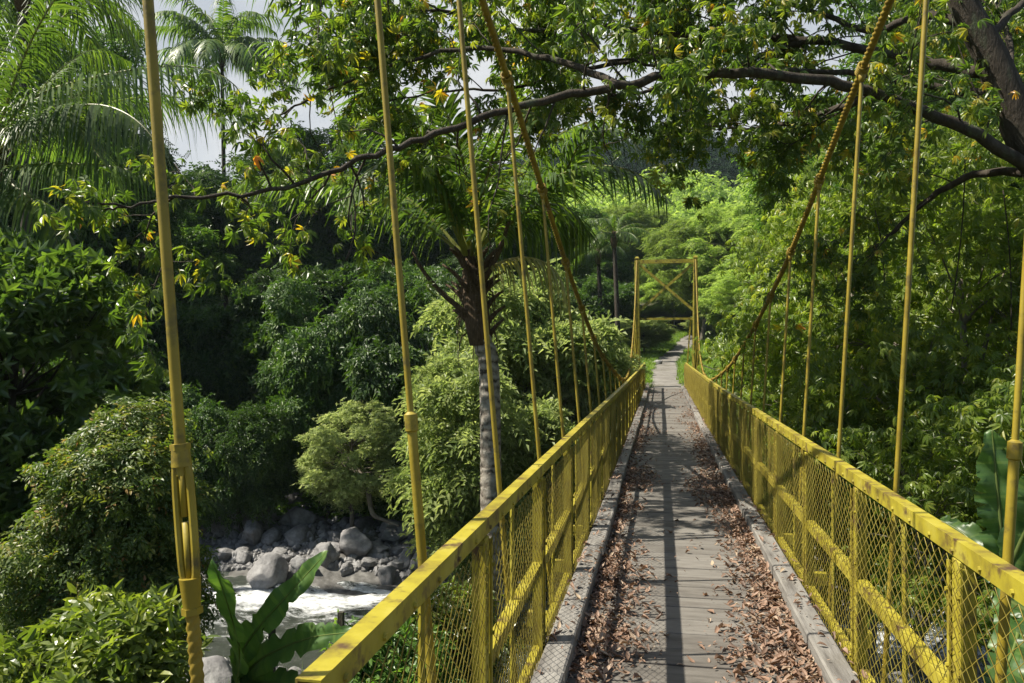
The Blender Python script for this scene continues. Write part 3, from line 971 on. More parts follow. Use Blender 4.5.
# far tower
tower = thing('bridge_tower', (.21, 34.5, .0), 'yellow steel portal tower with crossed bracing at the far end', 'tower')
for s, x0 in ((-1, TXL - .21), (1, TXR - .21)):
    mb = MB()
    n = 10
    for i in range(n):      # two channels that taper upwards
        pass
    def leg(w0, w1, d0, d1, xo=0.0):
        V = []
        for z, w, d_ in ((-1.2, w0, d0), (5.55, w1, d1)):
            V += [(x0 + xo - w / 2, -d_ / 2, z), (x0 + xo + w / 2, -d_ / 2, z), (x0 + xo + w / 2, d_ / 2, z), (x0 + xo - w / 2, d_ / 2, z)]
        mb.add(V, [(3, 2, 1, 0), (4, 5, 6, 7), (0, 1, 5, 4), (1, 2, 6, 5), (2, 3, 7, 6), (3, 0, 4, 7)])
    leg(.34, .16, .45, .2)
    V0 = x0 - s * .12
    mb.bar((x0 + s * .1, -.26, -1), (x0 + s * .07, -.12, 5.5), .05, .03)
    mb.bar((x0 - s * .1, -.26, -1), (x0 - s * .07, -.12, 5.5), .05, .03)
    mb.obj('post', YEL, tower)
    mb = MB(); mb.box((x0, 0, 5.59), (.19, .26, .07), bev=.01); mb.tube([(x0 - .06, 0, 5.63), (x0 + .06, 0, 5.63)], .05, n=12); mb.obj('saddle', YEL, tower)
xa, xb = TXL - .21, TXR - .21
mb = MB(); mb.bar((xa, -.06, 5.45), (xb, -.06, 5.45), .12, .16); mb.obj('top_beam', YEL, tower)
mb = MB(); mb.bar((xa + .1, -.06, 3.02), (xb - .1, -.06, 3.02), .07, .09); mb.obj('lower_beam', YEL, tower)
mb = MB(); mb.bar((xa + .12, -.10, 5.32), (xb - .12, -.10, 3.4), .05, .11); mb.obj('brace', YEL, tower)
mb = MB(); mb.bar((xb - .12, -.02, 5.32), (xa + .12, -.02, 3.4), .05, .11); mb.obj('brace', YEL, tower)
mb = MB(); mb.bar((xb - .2, -.02, 3.0), (xb - .42, -.02, .1), .05, .06); mb.obj('strut', YEL, tower)

# ------------------------------------------------------------------ boulders
def rock_mesh(seed, sub=4):
    import bmesh
    bm = bmesh.new(); bmesh.ops.create_icosphere(bm, subdivisions=sub, radius=1)
    r = random.Random(seed)
    planes = [(Vector((r.gauss(0, 1), r.gauss(0, 1), r.gauss(0, .8))).normalized(), r.uniform(.48, .8)) for _ in range(15)]
    off = Vector((r.uniform(-50, 50),) * 3)
    for v in bm.verts:
        p = v.co.normalized()
        k = 1.0
        for n, d in planes:
            q = p.dot(n)
            if q > 0: k = min(k, d / q * 1.0) if d / q < k else k
        k = k * .93 + .07
        k += .10 * mnoise.noise(p * 1.7 + off) + .035 * mnoise.noise(p * 5 + off) + .012 * mnoise.noise(p * 13 + off)
        v.co = p * k
    me = bpy.data.meshes.new('boulder'); bm.to_mesh(me); bm.free()
    me.polygons.foreach_set('use_smooth', np.ones(len(me.polygons), bool)); me.materials.append(ROCK)
    return me


RM = [rock_mesh(100 + k) for k in range(7)]
rk = random.Random(5)


def boulder(x, y, sx, sy, sz, label, group, k=None, rz=None, zoff=.25, z=None, tilt=.2):
    me = RM[k if k is not None else rk.randrange(len(RM))]
    zz = max(gz(x, y), WATER_Z - .1) if z is None else z
    o = obj('boulder', me, None, (x, y, zz + sz * zoff))
    o.scale = (sx, sy, sz); o.rotation_euler = (rk.uniform(-tilt, tilt), rk.uniform(-tilt, tilt), rk.uniform(0, 6.28) if rz is None else rz)
    return tag(o, label, 'boulder', group)


def pix_ground(px, py):
    """where the ray of a pixel meets the ground"""
    lo = None
    for i in range(1, 1200):
        d = i * .05; p = P(px, py, d)
        if p.z < max(gz(p.x, p.y), WATER_Z): return p, d
    return P(px, py, 30), 30


FARB = 'boulders along the far edge of the river'
keyrocks = [
    (262, 575, 52, 34, 'largest pale grey boulder, flat topped, at the left end of the rapids', 0),
    (322, 556, 34, 28, 'dark angular boulder just right of the largest pale boulder', 1),
    (352, 545, 40, 30, 'broad pale grey boulder at the top of the boulder bank under the pale bush', 2),
    (385, 576, 26, 26, 'dark rounded boulder at the water edge close behind the left handrail', 3),
    (300, 570, 30, 24, 'dark low boulder tucked behind the banana leaf tip', 4),
    (250, 535, 30, 30, 'dark upright boulder left of the bank, behind the largest boulder', 5),
    (268, 540, 24, 18, 'small pale stone wedged above the largest boulder', 6),
    (235, 512, 30, 30, 'shaded grey boulder at the top of the boulder slope beside the leafy shrub', 1),
    (298, 520, 30, 24, 'shaded round boulder below the left side of the pale bush', 2),
    (265, 515, 26, 20, 'middle shaded boulder of three below the dark forest edge', 3),
    (366, 566, 24, 12, 'flat brownish stone lying at the water edge', 4),
    (345, 572, 18, 14, 'small rounded grey stone in the row at the water edge', 5),
    (372, 550, 22, 14, 'pale wedge shaped stone beside the broad pale boulder', 6),
    (405, 562, 22, 24, 'grey stone half hidden behind the left handrail', 0),
]
for px, py, w, h, lab, k in keyrocks:
    p, d = pix_ground(px, py + h * .35)
    s = w / FPX * d * .55
    boulder(p.x, p.y + s * .4, s * 1.12, s * .85, h / FPX * d * .58, lab, FARB, k=k, zoff=.45)
n = 0
while n < 170:
    x = rk.uniform(-15, -3) if n < 150 else rk.uniform(-2, 12); y = rk.uniform(22.6, 27.2)
    s = .15 + .42 * rk.random() ** 1.8
    boulder(x, y, s * rk.uniform(1.0, 1.5), s * .9, s * rk.uniform(.5, .8), 'one of the many small grey stones heaped along the far edge of the river', FARB); n += 1
n = 0
while n < 60:
    x = rk.uniform(-14, 12); y = rk.uniform(12.6, 15.6) if rk.random() < .7 else rk.uniform(15.5, 18)
    s = rk.uniform(.2, .6)
    boulder(x, y, s * 1.1, s * .9, s * rk.uniform(.55, .85), 'one of the grey stones on the near edge of the river, seen past the railing', 'boulders along the near edge of the river'); n += 1
for px, py, d, s, lab in ((880, 600, 15, 1.0, 'large grey boulder seen through the chain-link of the right railing'), (905, 640, 12, .8, 'grey boulder low behind the right railing, nearer than the large one'), (212, 668, 16, .8, 'grey boulder beside the banana plant at the near water edge'), (20, 622, 17.5, 1.0, 'pale flat boulder in the river at the left edge of the view')):
    p = P(px, py, d)
    boulder(p.x, p.y, s, s * .9, s * .7, lab, 'boulders along the near edge of the river', z=max(gz(p.x, p.y), WATER_Z - .2))
gr_ = np.random.default_rng(8)
gm = MB()
import bmesh as _bm
_b = _bm.new(); _bm.ops.create_icosphere(_b, subdivisions=1, radius=1); _b.verts.ensure_lookup_table()
gV = np.array([v.co[:] for v in _b.verts]); gF = np.array([[v.index for v in f.verts] for f in _b.faces], np.int32); _b.free()
kx = 9500; ax = gr_.uniform(-20, 14, kx); ay = np.where(gr_.random(kx) < .6, 22.2 + 4.8 * gr_.random(kx) ** 1.5, gr_.uniform(11.5, 15.8, kx)); az_ = np.maximum(ground(ax, ay), WATER_Z - .05)
sc3 = gr_.uniform(.04, .17, (kx, 1, 1)) * gr_.uniform(.6, 1.2, (kx, 1, 3)) * gr_.uniform(.85, 1.15, (kx, len(gV), 1))
gW = gV[None] * sc3 + np.stack([ax, ay, az_], 1)[:, None, :]
gFF = gF[None] + (np.arange(kx) * len(gV))[:, None, None]
tag(obj('gravel', np_mesh('gravel', gW.reshape(-1, 3), gFF.reshape(-1, 3), ROCK)), 'loose grey pebbles and cobbles between the river boulders', 'gravel', kind='stuff')
# stone on the clearing and broken sign beside the far tower
p = P(658, 352, 46)
boulder(p.x, p.y, .45, .35, .32, 'dark stone lying on the sunny grass left of the far path', None, k=3)

# ------------------------------------------------------------------ palms
def frond_mesh(start, az, el, L, droop, seed, mat, n=46, leaf=.85, hang=.5, wid=.05, twist=0.0, r0=.022, path=None):
    """rachis curving down from start, leaflets on both sides"""
    r = np.random.default_rng(seed)
    m = 26; ds = L / m; p = np.array(start, float); e = el; a = az
    pts = [p.copy()]; tang = []
    for i in range(m):
        t = np.array([math.cos(e) * math.cos(a), math.cos(e) * math.sin(a), math.sin(e)])
        tang.append(t); p = p + t * ds; pts.append(p.copy())
        e -= droop / m * (.35 + 1.3 * i / m); a += twist / m
        e = max(e, -1.45)
    if path is not None:
        cp = [Vector(q) for q in crom(path, 24)]; ln = [0]
        for u_, v_ in zip(cp[:-1], cp[1:]): ln.append(ln[-1] + (v_ - u_).length)
        ca = np.array(cp); tg = np.linspace(0, ln[-1], m + 1)
        pts = [np.array([np.interp(q, ln, ca[:, c_]) for c_ in range(3)]) for q in tg]
        tang = [nrm(pts[i + 1] - pts[i]) for i in range(m)]
    pts = np.array(pts); tang.append(tang[-1]); tang = np.array(tang)
    mb = MB(); mb.tube([tuple(q) for q in pts], [r0 * (1 - .88 * i / m) + .003 for i in range(m + 1)], n=5, rnd=.93)
    V = [np.concatenate(mb.v)]; FQ = [np.array([f for f in mb.f if len(f) == 4])]; RR = [np.full(len(FQ[0]), .93)]
    base = len(V[0])
    tt = np.linspace(.12, 1.0, n)
    for s in (-1, 1):
        idx = np.clip(tt * m + r.normal(0, .12, n), 0, m - .001)
        i0 = idx.astype(int); fr = (idx - i0)[:, None]
        P0 = pts[i0] * (1 - fr) + pts[np.minimum(i0 + 1, m)] * fr
        T = tang[i0]
        side = nrm(np.cross(T, [0, 0, 1.0])) * s
        up = np.cross(side, T) * s
        ll = leaf * np.sin(PI * (.14 + .80 * tt)) ** .7 * r.uniform(.85, 1.1, n)
        fw = .55 + .6 * tt
        D = nrm(side * (1.0) + T * fw[:, None] + up * r.normal(.10, .14, n)[:, None])
        keep = r.random(n) > .03
        w = wid * (.6 + .4 * np.sin(PI * tt)) * r.uniform(.8, 1.1, n)
        prev = P0; seg = 4
        wv = nrm(np.cross(D, up)) 
        rings = []
        hg = hang * r.uniform(.6, 1.5, n)
        for q in range(seg + 1):
            f = q / seg
            ctr = P0 + D * (ll * f)[:, None] + np.array([0, 0, -1.0]) * (hg * ll * f ** 2)[:, None] - D * (ll * .25 * hg * f ** 2)[:, None]
            ww = w * (.55, 1, .85, .5, .04)[q] * .5
            rings.append((ctr - wv * ww[:, None], ctr + wv * ww[:, None]))
        A = np.stack([np.stack(x, 1) for x in rings], 1)[keep]      # k, seg+1, 2, 3
        kk = len(A)
        b = (np.arange(kk) * (seg + 1) * 2)[:, None] + base
        q = np.arange(seg)[None] * 2
        F = np.stack([b + q, b + q + 1, b + q + 3, b + q + 2], 2).reshape(-1, 4)
        V.append(A.reshape(-1, 3)); base += kk * (seg + 1) * 2
        FQ.append(F); RR.append(np.repeat(r.random(kk) * .85, seg))
    return np_mesh('frond', np.concatenate(V), np.concatenate(FQ), mat, np.concatenate(RR))


def palm_trunk(root, base_z, top, r0, r1, lean_pts=None):
    pts = lean_pts or [(0, 0, base_z), (0, 0, top)]
    path = crom(pts, 60) if len(pts) > 2 else [Vector(pts[0]).lerp(Vector(pts[1]), i / 90) for i in range(91)]
    rad = []
    acc = 0
    for i, p in enumerate(path):
        t = i / (len(path) - 1)
        rad.append((r0 * (1 - t) + r1 * t) * (1 + .035 * math.sin(p.z * 2 * PI / .155 + .4 * math.sin(p.z * 3))) + .25 * r0 * max(0, 1 - t * 14))
    mb = MB(); mb.tube(path, rad, n=16)
    return mb.obj('trunk', PTRUNK, root, smooth=True)


# the palm just left of the bridge
pb = P(492, 470, 13.0)
pb = Vector((pb.x, pb.y, gz(pb.x, pb.y)))
palm = thing('coconut_palm', pb, 'coconut palm with ringed grey trunk rising close behind the left railing', 'palm tree')
crown_w = P(468, 262, 13.0)
cr_l = crown_w - pb
t1 = P(490, 400, 13.0) - pb; t2 = P(483, 345, 13.0) - pb
palm_trunk(palm, -.4, 0, .185, .14, [(0, 0, -.5), tuple(t1), tuple(t2), tuple(P(474, 310, 13.0) - pb)])
mb = MB()
pr = random.Random(3)
sh0 = P(480, 345, 13.0) - pb; sh1 = P(470, 250, 13.0) - pb
mb.tube([sh0, sh0.lerp(sh1, .25), sh0.lerp(sh1, .6), sh1], [.165, .21, .19, .10], n=14)
for k in range(30):       # old frond bases and fibre
    a = k * 2.4; z = pr.uniform(0.02, .85); q = sh0.lerp(sh1, z); o = Vector((math.cos(a), math.sin(a), 0))
    L_ = pr.uniform(.2, .55)
    mb.tube(bez(q + o * .14, q + o * (.26) + Vector((0, 0, L_ * .5)), q + o * (.28 + L_ * .45) + Vector((0, 0, L_ * .75)), 5), [.06, .05, .04, .034, .028, .02], n=6)
for k in range(30):
    a = k * 1.7; q = sh0.lerp(sh1, pr.uniform(.1, .9)); o = Vector((math.cos(a), math.sin(a), 0)); L_ = pr.uniform(.3, .8)
    mb.tube(bez(q + o * .22, q + o * .36, q + o * .33 - Vector((0, 0, L_)), 4), [.014, .012, .009, .006, .003], n=4)
mb.obj('fibre_sheath', FIBRE, palm, smooth=True)
# (azimuth seen from above: 0 = to the right of the picture), elevation, length, total droop
frs = [(-40, 45, 4.0, 1.8, .6), (-75, 50, 4.3, 1.6, .6), (-120, 60, 4.3, 1.5, .5), (196, 40, 4.0, 1.3, .6), (150, 48, 4.3, 1.3, .6), (100, 66, 4.4, 1.4, .6), (60, 60, 4.4, 1.7, .6), (215, 66, 4.6, 1.3, .6), (20, 70, 4.4, 1.6, .7), (120, 75, 4.6, 1.3, .6)]
keyf = [([(486, 240, 13), (552, 192, 12.5), (582, 142, 12.2), (620, 130, 11.6), (648, 160, 11.4)], 1.25, .45),
        ([(474, 250, 13), (470, 195, 12.5), (455, 135, 11.9), (432, 82, 11.4)], .95, .3),
        ([(466, 250, 13), (425, 145, 11.8), (362, 55, 10.8), (292, -12, 10.2), (225, -45, 10)], 1.0, .75),
        ([(470, 245, 13), (445, 200, 12.4), (405, 165, 11.8), (372, 168, 11.4), (350, 195, 11.2)], .9, .8),
        ([(476, 240, 13), (500, 150, 12.6), (530, 60, 12.4), (575, 10, 12.2), (620, 0, 12)], 1.0, .6),
        ([(482, 245, 13), (520, 215, 13.2), (560, 205, 13.6), (590, 235, 14)], .85, 1.1)]
for i, (pt, lf_, hg) in enumerate(keyf):
    obj('frond', frond_mesh(None or (0, 0, 0), 0, 0, 1, 0, 350 + i, PALM, n=66, leaf=lf_, hang=hg, r0=.032, wid=.062, path=[P(*q) - pb for q in pt]), palm)
for i, (az, el, L_, dr, hg) in enumerate(frs):
    a = R_(az) + PSI
    obj('frond', frond_mesh(tuple(sh1 + Vector((math.cos(a), math.sin(a), 0)) * .1 - Vector((0, 0, .1))), a, R_(el), L_, dr, 300 + i, PALM, n=70, leaf=.95, hang=hg * 1.0, r0=.03, wid=.058), palm)
fr = obj('frond', frond_mesh(tuple(sh0.lerp(sh1, .72) + Vector((.1, -.1, 0))), R_(-12) + PSI, R_(35), 1.9, 2.6, 340, PALMDRY, n=34, leaf=.62, hang=1.0), palm)
tag(fr, 'drooping withered frond, pale and half dry')
# frond stalks leaning out on the left, bare
mb = MB()
for (q0, q1, q2) in (((474, 318), (430, 290), (412, 252)), ((478, 290), (505, 250), (512, 205))):
    mb.tube(bez(P(*q0, 12.9) - pb, P(*q1, 12.8) - pb, P(*q2, 12.7) - pb, 6), [.06, .05, .045, .04, .035, .03, .02], n=6)
mb.obj('stalk', FIBRE, palm, smooth=True)


def coconut_bunch(root, c, n, seed):
    r = random.Random(seed)
    for k in range(n):
        mb = MB(); o = Vector((r.gauss(0, .2), r.gauss(0, .2), r.uniform(-.45, .05)))
        m = 8; V = []; F = []
        path = [Vector(c) + o + Vector((0, 0, .13 - .26 * i / m)) for i in range(m + 1)]
        rad = [.105 * math.sin(PI * min(.97, max(.04, i / m))) ** .6 + .002 for i in range(m + 1)]
        mb.tube(path, rad, n=9, rnd=r.random() * .4 + .3)
        mb.obj('coconut', COCO, root, smooth=True)


COCO = surf_mat('coconut_husk', [(.3, (.05, .06, .015)), (.7, (.12, .11, .03))], scale=5, rough=.6, bump=.1)

# big palm whose crown stands at the left edge
lp = P(-12, 160, 14.0)
gb = Vector((lp.x - .3, lp.y + .4, gz(lp.x - .3, lp.y + .4)))
lpalm = thing('coconut_palm', gb, 'coconut palm at the left edge with long fronds arching over towards the bridge', 'palm tree')
ct = lp - gb
palm_trunk(lpalm, -.4, 0, .22, .15, [(0, 0, -.5), tuple(ct * .5 + Vector((-.15, .1, 0))), tuple(ct)])
mb = MB(); mb.tube([ct - Vector((0, 0, .5)), ct - Vector((0, 0, .1)), ct + Vector((0, 0, .5))], [.17, .25, .1], n=12)
for k in range(22):
    a = k * 2.4; q = ct + Vector((0, 0, pr.uniform(-.4, .3))); o = Vector((math.cos(a), math.sin(a), 0)); L_ = pr.uniform(.3, .7)
    mb.tube(bez(q + o * .12, q + o * .25 + Vector((0, 0, L_ * .5)), q + o * (.25 + L_ * .4) + Vector((0, 0, L_ * .8)), 5), [.05, .045, .04, .03, .025, .02], n=6)
mb.obj('fibre_sheath', FIBRE, lpalm, smooth=True)
coconut_bunch(lpalm, tuple(ct + Vector((.42, -.3, -.15))), 8, 3)
lf = [(-25, 28, 4.4, 1.5, .7), (30, 44, 4.8, 1.3, .6), (60, 55, 4.8, 1.4, .5), (90, 35, 4.8, 1.4, .6), (150, 50, 4.8, 1.4, .5), (200, 40, 4.6, 1.4, .5), (-60, 55, 4.6, 1.4, .5), (-95, 40, 4.4, 1.5, .6), (-20, 72, 5, 1.2, .5)]
keyl = [([(-12, 150, 14), (30, 100, 13.8), (100, 76, 13.5), (180, 66, 13.2), (226, 78, 13), (250, 106, 12.9)], 1.15, 1.0),
        ([(-12, 160, 14), (30, 124, 13.6), (68, 118, 13.2), (100, 158, 12.9)], .85, .6),
        ([(-12, 172, 14), (50, 164, 13.4), (120, 168, 13), (172, 190, 12.8)], .9, .8),
        ([(-14, 150, 14), (5, 84, 14.2), (46, 32, 14.3), (90, 0, 14.4), (140, -8, 14.5)], 1.1, .9),
        ([(-12, 155, 14), (40, 90, 15), (90, 50, 15.8), (130, 62, 16.5)], .95, .9),
        ([(-12, 170, 14), (20, 190, 13.5), (50, 220, 13.2), (60, 260, 13.1)], .8, .7)]
for i, (pt, lf_, hg) in enumerate(keyl):
    obj('frond', frond_mesh((0, 0, 0), 0, 0, 1, 0, 450 + i, PALM, n=88, leaf=lf_, hang=hg, r0=.028, wid=.045, path=[P(*q) - gb for q in pt]), lpalm)
for i, (az, el, L_, dr, hg) in enumerate(lf):
    a = R_(az) + PSI
    obj('frond', frond_mesh(tuple(ct + Vector((math.cos(a), math.sin(a), 0)) * .1), a, R_(el), L_, dr, 400 + i, PALM, n=84, leaf=1.05, hang=hg * 1.35, r0=.028, wid=.045), lpalm)

# slender palms further back
def back_palm(px, py, d, label, seed, L_=3.2, nf=22, gr='palms rising out of the forest'):
    c = P(px, py, d); z0 = gz(c.x, c.y)
    root = thing('coconut_palm', (c.x, c.y, z0), label, 'palm tree', gr)
    h = c.z - z0; r = random.Random(seed)
    mb = MB(); mb.tube(crom([(.3, .2, -.5), (.15, .1, h * .5), (0, 0, h)], 10), [.17 - .05 * i / 20 for i in range(21)], n=9); mb.obj('trunk', BARK, root, smooth=True)
    mb = MB(); mb.tube([(0, 0, h - .6), (0, 0, h - .1), (0, 0, h + .4)], [.15, .24, .1], n=10); mb.obj('fibre_sheath', FIBRE, root, smooth=True)
    for k in range(nf):
        a = 2 * PI * k / nf * 1.0 + r.uniform(-.25, .25); e = R_(r.choice([8, 25, 42, 58, 75]))
        obj('frond', frond_mesh((0, 0, h + .2), a, e, L_ * r.uniform(.85, 1.1), r.uniform(1.2, 1.9), seed * 50 + k, PALM, n=46, leaf=.27 * L_, hang=.8, wid=.023 * L_), root)
    return root
back_palm(222, 58, 55, 'tall coconut palm standing against the pale sky at the upper left', 7, 6.0, 24)
back_palm(22, -10, 22, 'tall coconut palm at the upper left corner behind the arching fronds', 8, 3.6, 16)
back_palm(614, 238, 47, 'small palm in the shade just left of the far tower', 9, 2.2, 13)
back_palm(598, 255, 52, 'distant palm at the foot of the sunny wooded slope', 12, 2.4, 13)

# ------------------------------------------------------------------ trees
SP = lambda **k: T_sprig(**k)
SPR = [T_sprig(7, .16, .07, .34, seed=1), T_sprig(6, .18, .08, .3, seed=2), T_sprig(8, .14, .055, .4, seed=3)]
SPRF = [T_sprig(6, .26, .12, .5, seed=4), T_sprig(5, .3, .14, .4, seed=5)]
SPRS = [T_sprig(6, .062, .027, .13, seed=6, seg=2, ang=48), T_sprig(7, .055, .024, .14, seed=7, seg=2, ang=50)]
SPRY = [T_sprig(6, .12, .058, .22, seed=16, seg=2, ang=48), T_sprig(7, .11, .05, .24, seed=17, seg=2, ang=50)]
PINS = [T_sprig(9, .075, .034, .17, seed=21, lift=.7), T_rosette(7, .085, .034, 22, seg=1)]
PIN = [T_pinnate(6, .085, .036, .36, 1), T_pinnate(7, .075, .03, .4, 2)]
PINF = [T_pinnate(5, .16, .07, .6, 3), T_pinnate(6, .14, .055, .7, 4)]
PAL = [T_palmate(6, .115, .031, 1, .9, pet=.08), T_palmate(5, .12, .033, 2, 1.2, pet=.08), T_palmate(7, .11, .03, 3, .6, pet=.08)]
ROS = [T_rosette(6, .2, .085, 1), T_rosette(7, .18, .075, 2)]

# prototypes of the forest, copied below
dark_a = None
protos = {}


def forest(kind, px, top, d, wpx, label, group, rz=None):
    """a tree whose crown top shows at (px, top) at distance d and is wpx wide"""
    p = P(px, top, d); z0 = gz(p.x, p.y); h = p.z - z0; wd = wpx / FPX * d
    key, spec = kind, KINDS[kind]
    H0, W0 = spec['h'], spec['rad'][0] * 2 * 1.12
    sxy, sz = wd / W0, h / H0
    sxy = max(sxy, .7 * sz)
    r = random.Random(int(px * 7 + top))
    rz = r.uniform(0, 6.28) if rz is None else rz
    if key not in protos:
        t = make_tree(spec['name'], label, spec['cat'], (p.x, p.y, z0), h=H0, rad=spec['rad'], cz=spec['cz'], nclump=spec['nc'], cr=spec['cr'], nleaf=spec['nl'], temps=spec['t'], mat=spec['m'], seed=spec['seed'], r0=spec['r0'], group=group, size=spec.get('size', (.8, 1.25)), droop=spec.get('droop', .2), bark=spec.get('bark', BARK), inner=spec.get('inner', .4), flat=spec.get('flat', .7), up=spec.get('up', .6), rz=rz, hemi=spec.get('hemi', .5), shell=spec.get('shell', .5), spread=spec.get('spread', .5))
        t.scale = (sxy, sxy, sz); protos[key] = t
        return t
    return copy_tree(protos[key], (p.x, p.y, z0), rz, (sxy, sxy * r.uniform(.9, 1.1), sz), label, group)


KINDS = {
    'tall1': dict(name='broadleaf_tree', cat='tree', h=12.0, rad=(3.6, 3.6, 4.6), cz=7.2, nc=46, cr=1.15, nl=9000, t=SPRF, m=DARK, seed=41, r0=.24),
    'tall2': dict(name='broadleaf_tree', cat='tree', h=12.0, rad=(3.2, 3.2, 5.2), cz=6.6, nc=52, cr=1.0, nl=9000, t=SPR, m=MID, seed=42, r0=.2, size=(1.1, 1.6)),
    'tall3': dict(name='broadleaf_tree', cat='tree', h=12.0, rad=(3.9, 3.9, 4.3), cz=7.6, nc=40, cr=1.2, nl=8000, t=PINF, m=DARK, seed=43, r0=.22),
    'low1': dict(name='understorey_tree', cat='tree', h=5.0, rad=(2.2, 2.2, 2.3), cz=2.7, nc=34, cr=.75, nl=7000, t=SPR, m=DARK, seed=44, r0=.1),
    'low2': dict(name='understorey_tree', cat='tree', h=5.0, rad=(2.3, 2.3, 2.3), cz=2.7, nc=30, cr=.8, nl=6000, t=SPRY, m=DARK, seed=45, r0=.09, size=(1.1, 1.7)),
    'low3': dict(name='understorey_tree', cat='tree', h=5.0, rad=(2.2, 2.2, 2.4), cz=2.6, nc=30, cr=.75, nl=5000, t=ROS, m=DARK, seed=46, r0=.09, size=(.9, 1.4)),
    'pale': dict(name='pale_bush', cat='bush', h=4.0, rad=(2.0, 2.0, 1.7), cz=2.2, nc=120, cr=.36, nl=13000, t=PINS, m=PALE, seed=47, r0=.09, size=(.8, 1.2), bark=BARKP, inner=.62, droop=-.15, hemi=.85, shell=.75, up=1.1, spread=.4),
    'feather': dict(name='feathery_tree', cat='tree', h=5.0, rad=(2.0, 2.0, 2.2), cz=2.8, nc=90, cr=.42, nl=10000, t=PINS + [SPR[2]], m=PALE2, seed=48, r0=.08, size=(.9, 1.5), bark=BARKP, inner=.4, up=1.1, droop=-.1, hemi=.8, shell=.65, spread=.4),
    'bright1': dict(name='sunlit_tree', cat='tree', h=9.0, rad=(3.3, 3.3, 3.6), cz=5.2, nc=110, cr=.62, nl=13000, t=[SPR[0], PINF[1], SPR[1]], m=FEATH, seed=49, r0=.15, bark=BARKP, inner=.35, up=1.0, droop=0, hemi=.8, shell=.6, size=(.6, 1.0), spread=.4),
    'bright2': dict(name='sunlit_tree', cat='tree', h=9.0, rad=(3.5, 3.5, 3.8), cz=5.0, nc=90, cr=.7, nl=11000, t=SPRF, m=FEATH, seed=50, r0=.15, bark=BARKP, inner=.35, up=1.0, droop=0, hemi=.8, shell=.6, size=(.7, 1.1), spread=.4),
}
FB = 'trees of the dark forest on the far bank'
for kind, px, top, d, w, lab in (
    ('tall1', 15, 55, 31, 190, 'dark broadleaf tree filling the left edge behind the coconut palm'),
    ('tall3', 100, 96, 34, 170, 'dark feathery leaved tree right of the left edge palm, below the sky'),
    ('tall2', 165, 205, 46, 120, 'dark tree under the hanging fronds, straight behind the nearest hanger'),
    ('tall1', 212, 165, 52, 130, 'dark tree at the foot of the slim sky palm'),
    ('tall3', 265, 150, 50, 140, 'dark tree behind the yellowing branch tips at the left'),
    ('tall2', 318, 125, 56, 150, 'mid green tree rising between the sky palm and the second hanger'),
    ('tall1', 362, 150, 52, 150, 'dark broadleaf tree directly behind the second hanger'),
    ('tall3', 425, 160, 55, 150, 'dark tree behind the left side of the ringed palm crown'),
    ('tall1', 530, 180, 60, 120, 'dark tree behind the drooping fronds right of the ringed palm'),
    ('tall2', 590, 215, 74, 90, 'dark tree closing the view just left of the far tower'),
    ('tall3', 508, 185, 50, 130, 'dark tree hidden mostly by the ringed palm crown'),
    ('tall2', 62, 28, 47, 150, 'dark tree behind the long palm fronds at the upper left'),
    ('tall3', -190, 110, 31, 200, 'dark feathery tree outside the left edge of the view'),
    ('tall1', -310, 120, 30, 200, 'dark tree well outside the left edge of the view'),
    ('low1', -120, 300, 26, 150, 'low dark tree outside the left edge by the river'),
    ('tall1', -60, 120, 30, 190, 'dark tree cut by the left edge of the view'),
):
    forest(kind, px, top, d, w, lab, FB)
UB0 = 0
UB = 'low trees and saplings at the forest edge on the far bank'
for kind, px, top, d, w, lab in (
    ('low1', 70, 285, 27, 110, 'shaded sapling behind the glossy tree at the left'),
    ('low3', 128, 262, 33, 100, 'broad leaved sapling in shade left of the nearest hanger'),
    ('low2', 165, 315, 34, 90, 'pale fringed sapling behind the nearest hanger, lit at its tips'),
    ('low1', 215, 300, 34, 100, 'dark sapling below the hanging branch tips'),
    ('low3', 262, 280, 34, 110, 'broad leaved sapling in the dark gap left of the pale bush'),
    ('low2', 318, 300, 29, 120, 'feathery shaded sapling above the pale bush'),
    ('low1', 370, 325, 31, 110, 'dark sapling between the second hanger and the palm trunk'),
    ('low2', 420, 300, 28, 100, 'sapling with light tips left of the ringed palm trunk'),
    ('low1', 300, 262, 39, 110, 'dark sapling filling the gap below the sky palm trunk, farther in'),
    ('low3', 350, 255, 40, 110, 'broad leaved sapling deep in the forest behind the second hanger'),
    ('low1', 405, 255, 39, 110, 'dark sapling deep in the forest left of the palm crown'),
    ('low1', 450, 262, 38, 110, 'dark sapling straight behind the fibrous top of the ringed palm'),
    ('low3', 530, 270, 42, 110, 'broad leaved sapling in the gloom right of the ringed palm'),
    ('low1', 245, 395, 26.5, 100, 'low dark bush over the top of the boulder slope'),
    ('low2', 190, 405, 26.5, 90, 'low dark bush behind the small leaved shrub'),
    ('low1', 400, 420, 27, 90, 'dark bush over the driftwood branch'),
    ('low3', 565, 285, 40, 90, 'shaded sapling behind the bunched far hangers'),
):
    forest(kind, px, top, d, w, lab, UB)
PB = 'pale green bushes along the far bank'
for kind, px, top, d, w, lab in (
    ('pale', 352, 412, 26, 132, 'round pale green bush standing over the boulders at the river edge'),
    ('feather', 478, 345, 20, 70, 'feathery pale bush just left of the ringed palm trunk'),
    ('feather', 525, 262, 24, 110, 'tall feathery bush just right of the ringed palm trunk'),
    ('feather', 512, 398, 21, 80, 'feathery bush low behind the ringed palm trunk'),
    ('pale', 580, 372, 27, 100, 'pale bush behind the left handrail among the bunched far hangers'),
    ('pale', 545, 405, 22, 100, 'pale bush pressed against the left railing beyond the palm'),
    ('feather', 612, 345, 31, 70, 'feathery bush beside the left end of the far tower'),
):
    forest(kind, px, top, d, w, lab, PB)
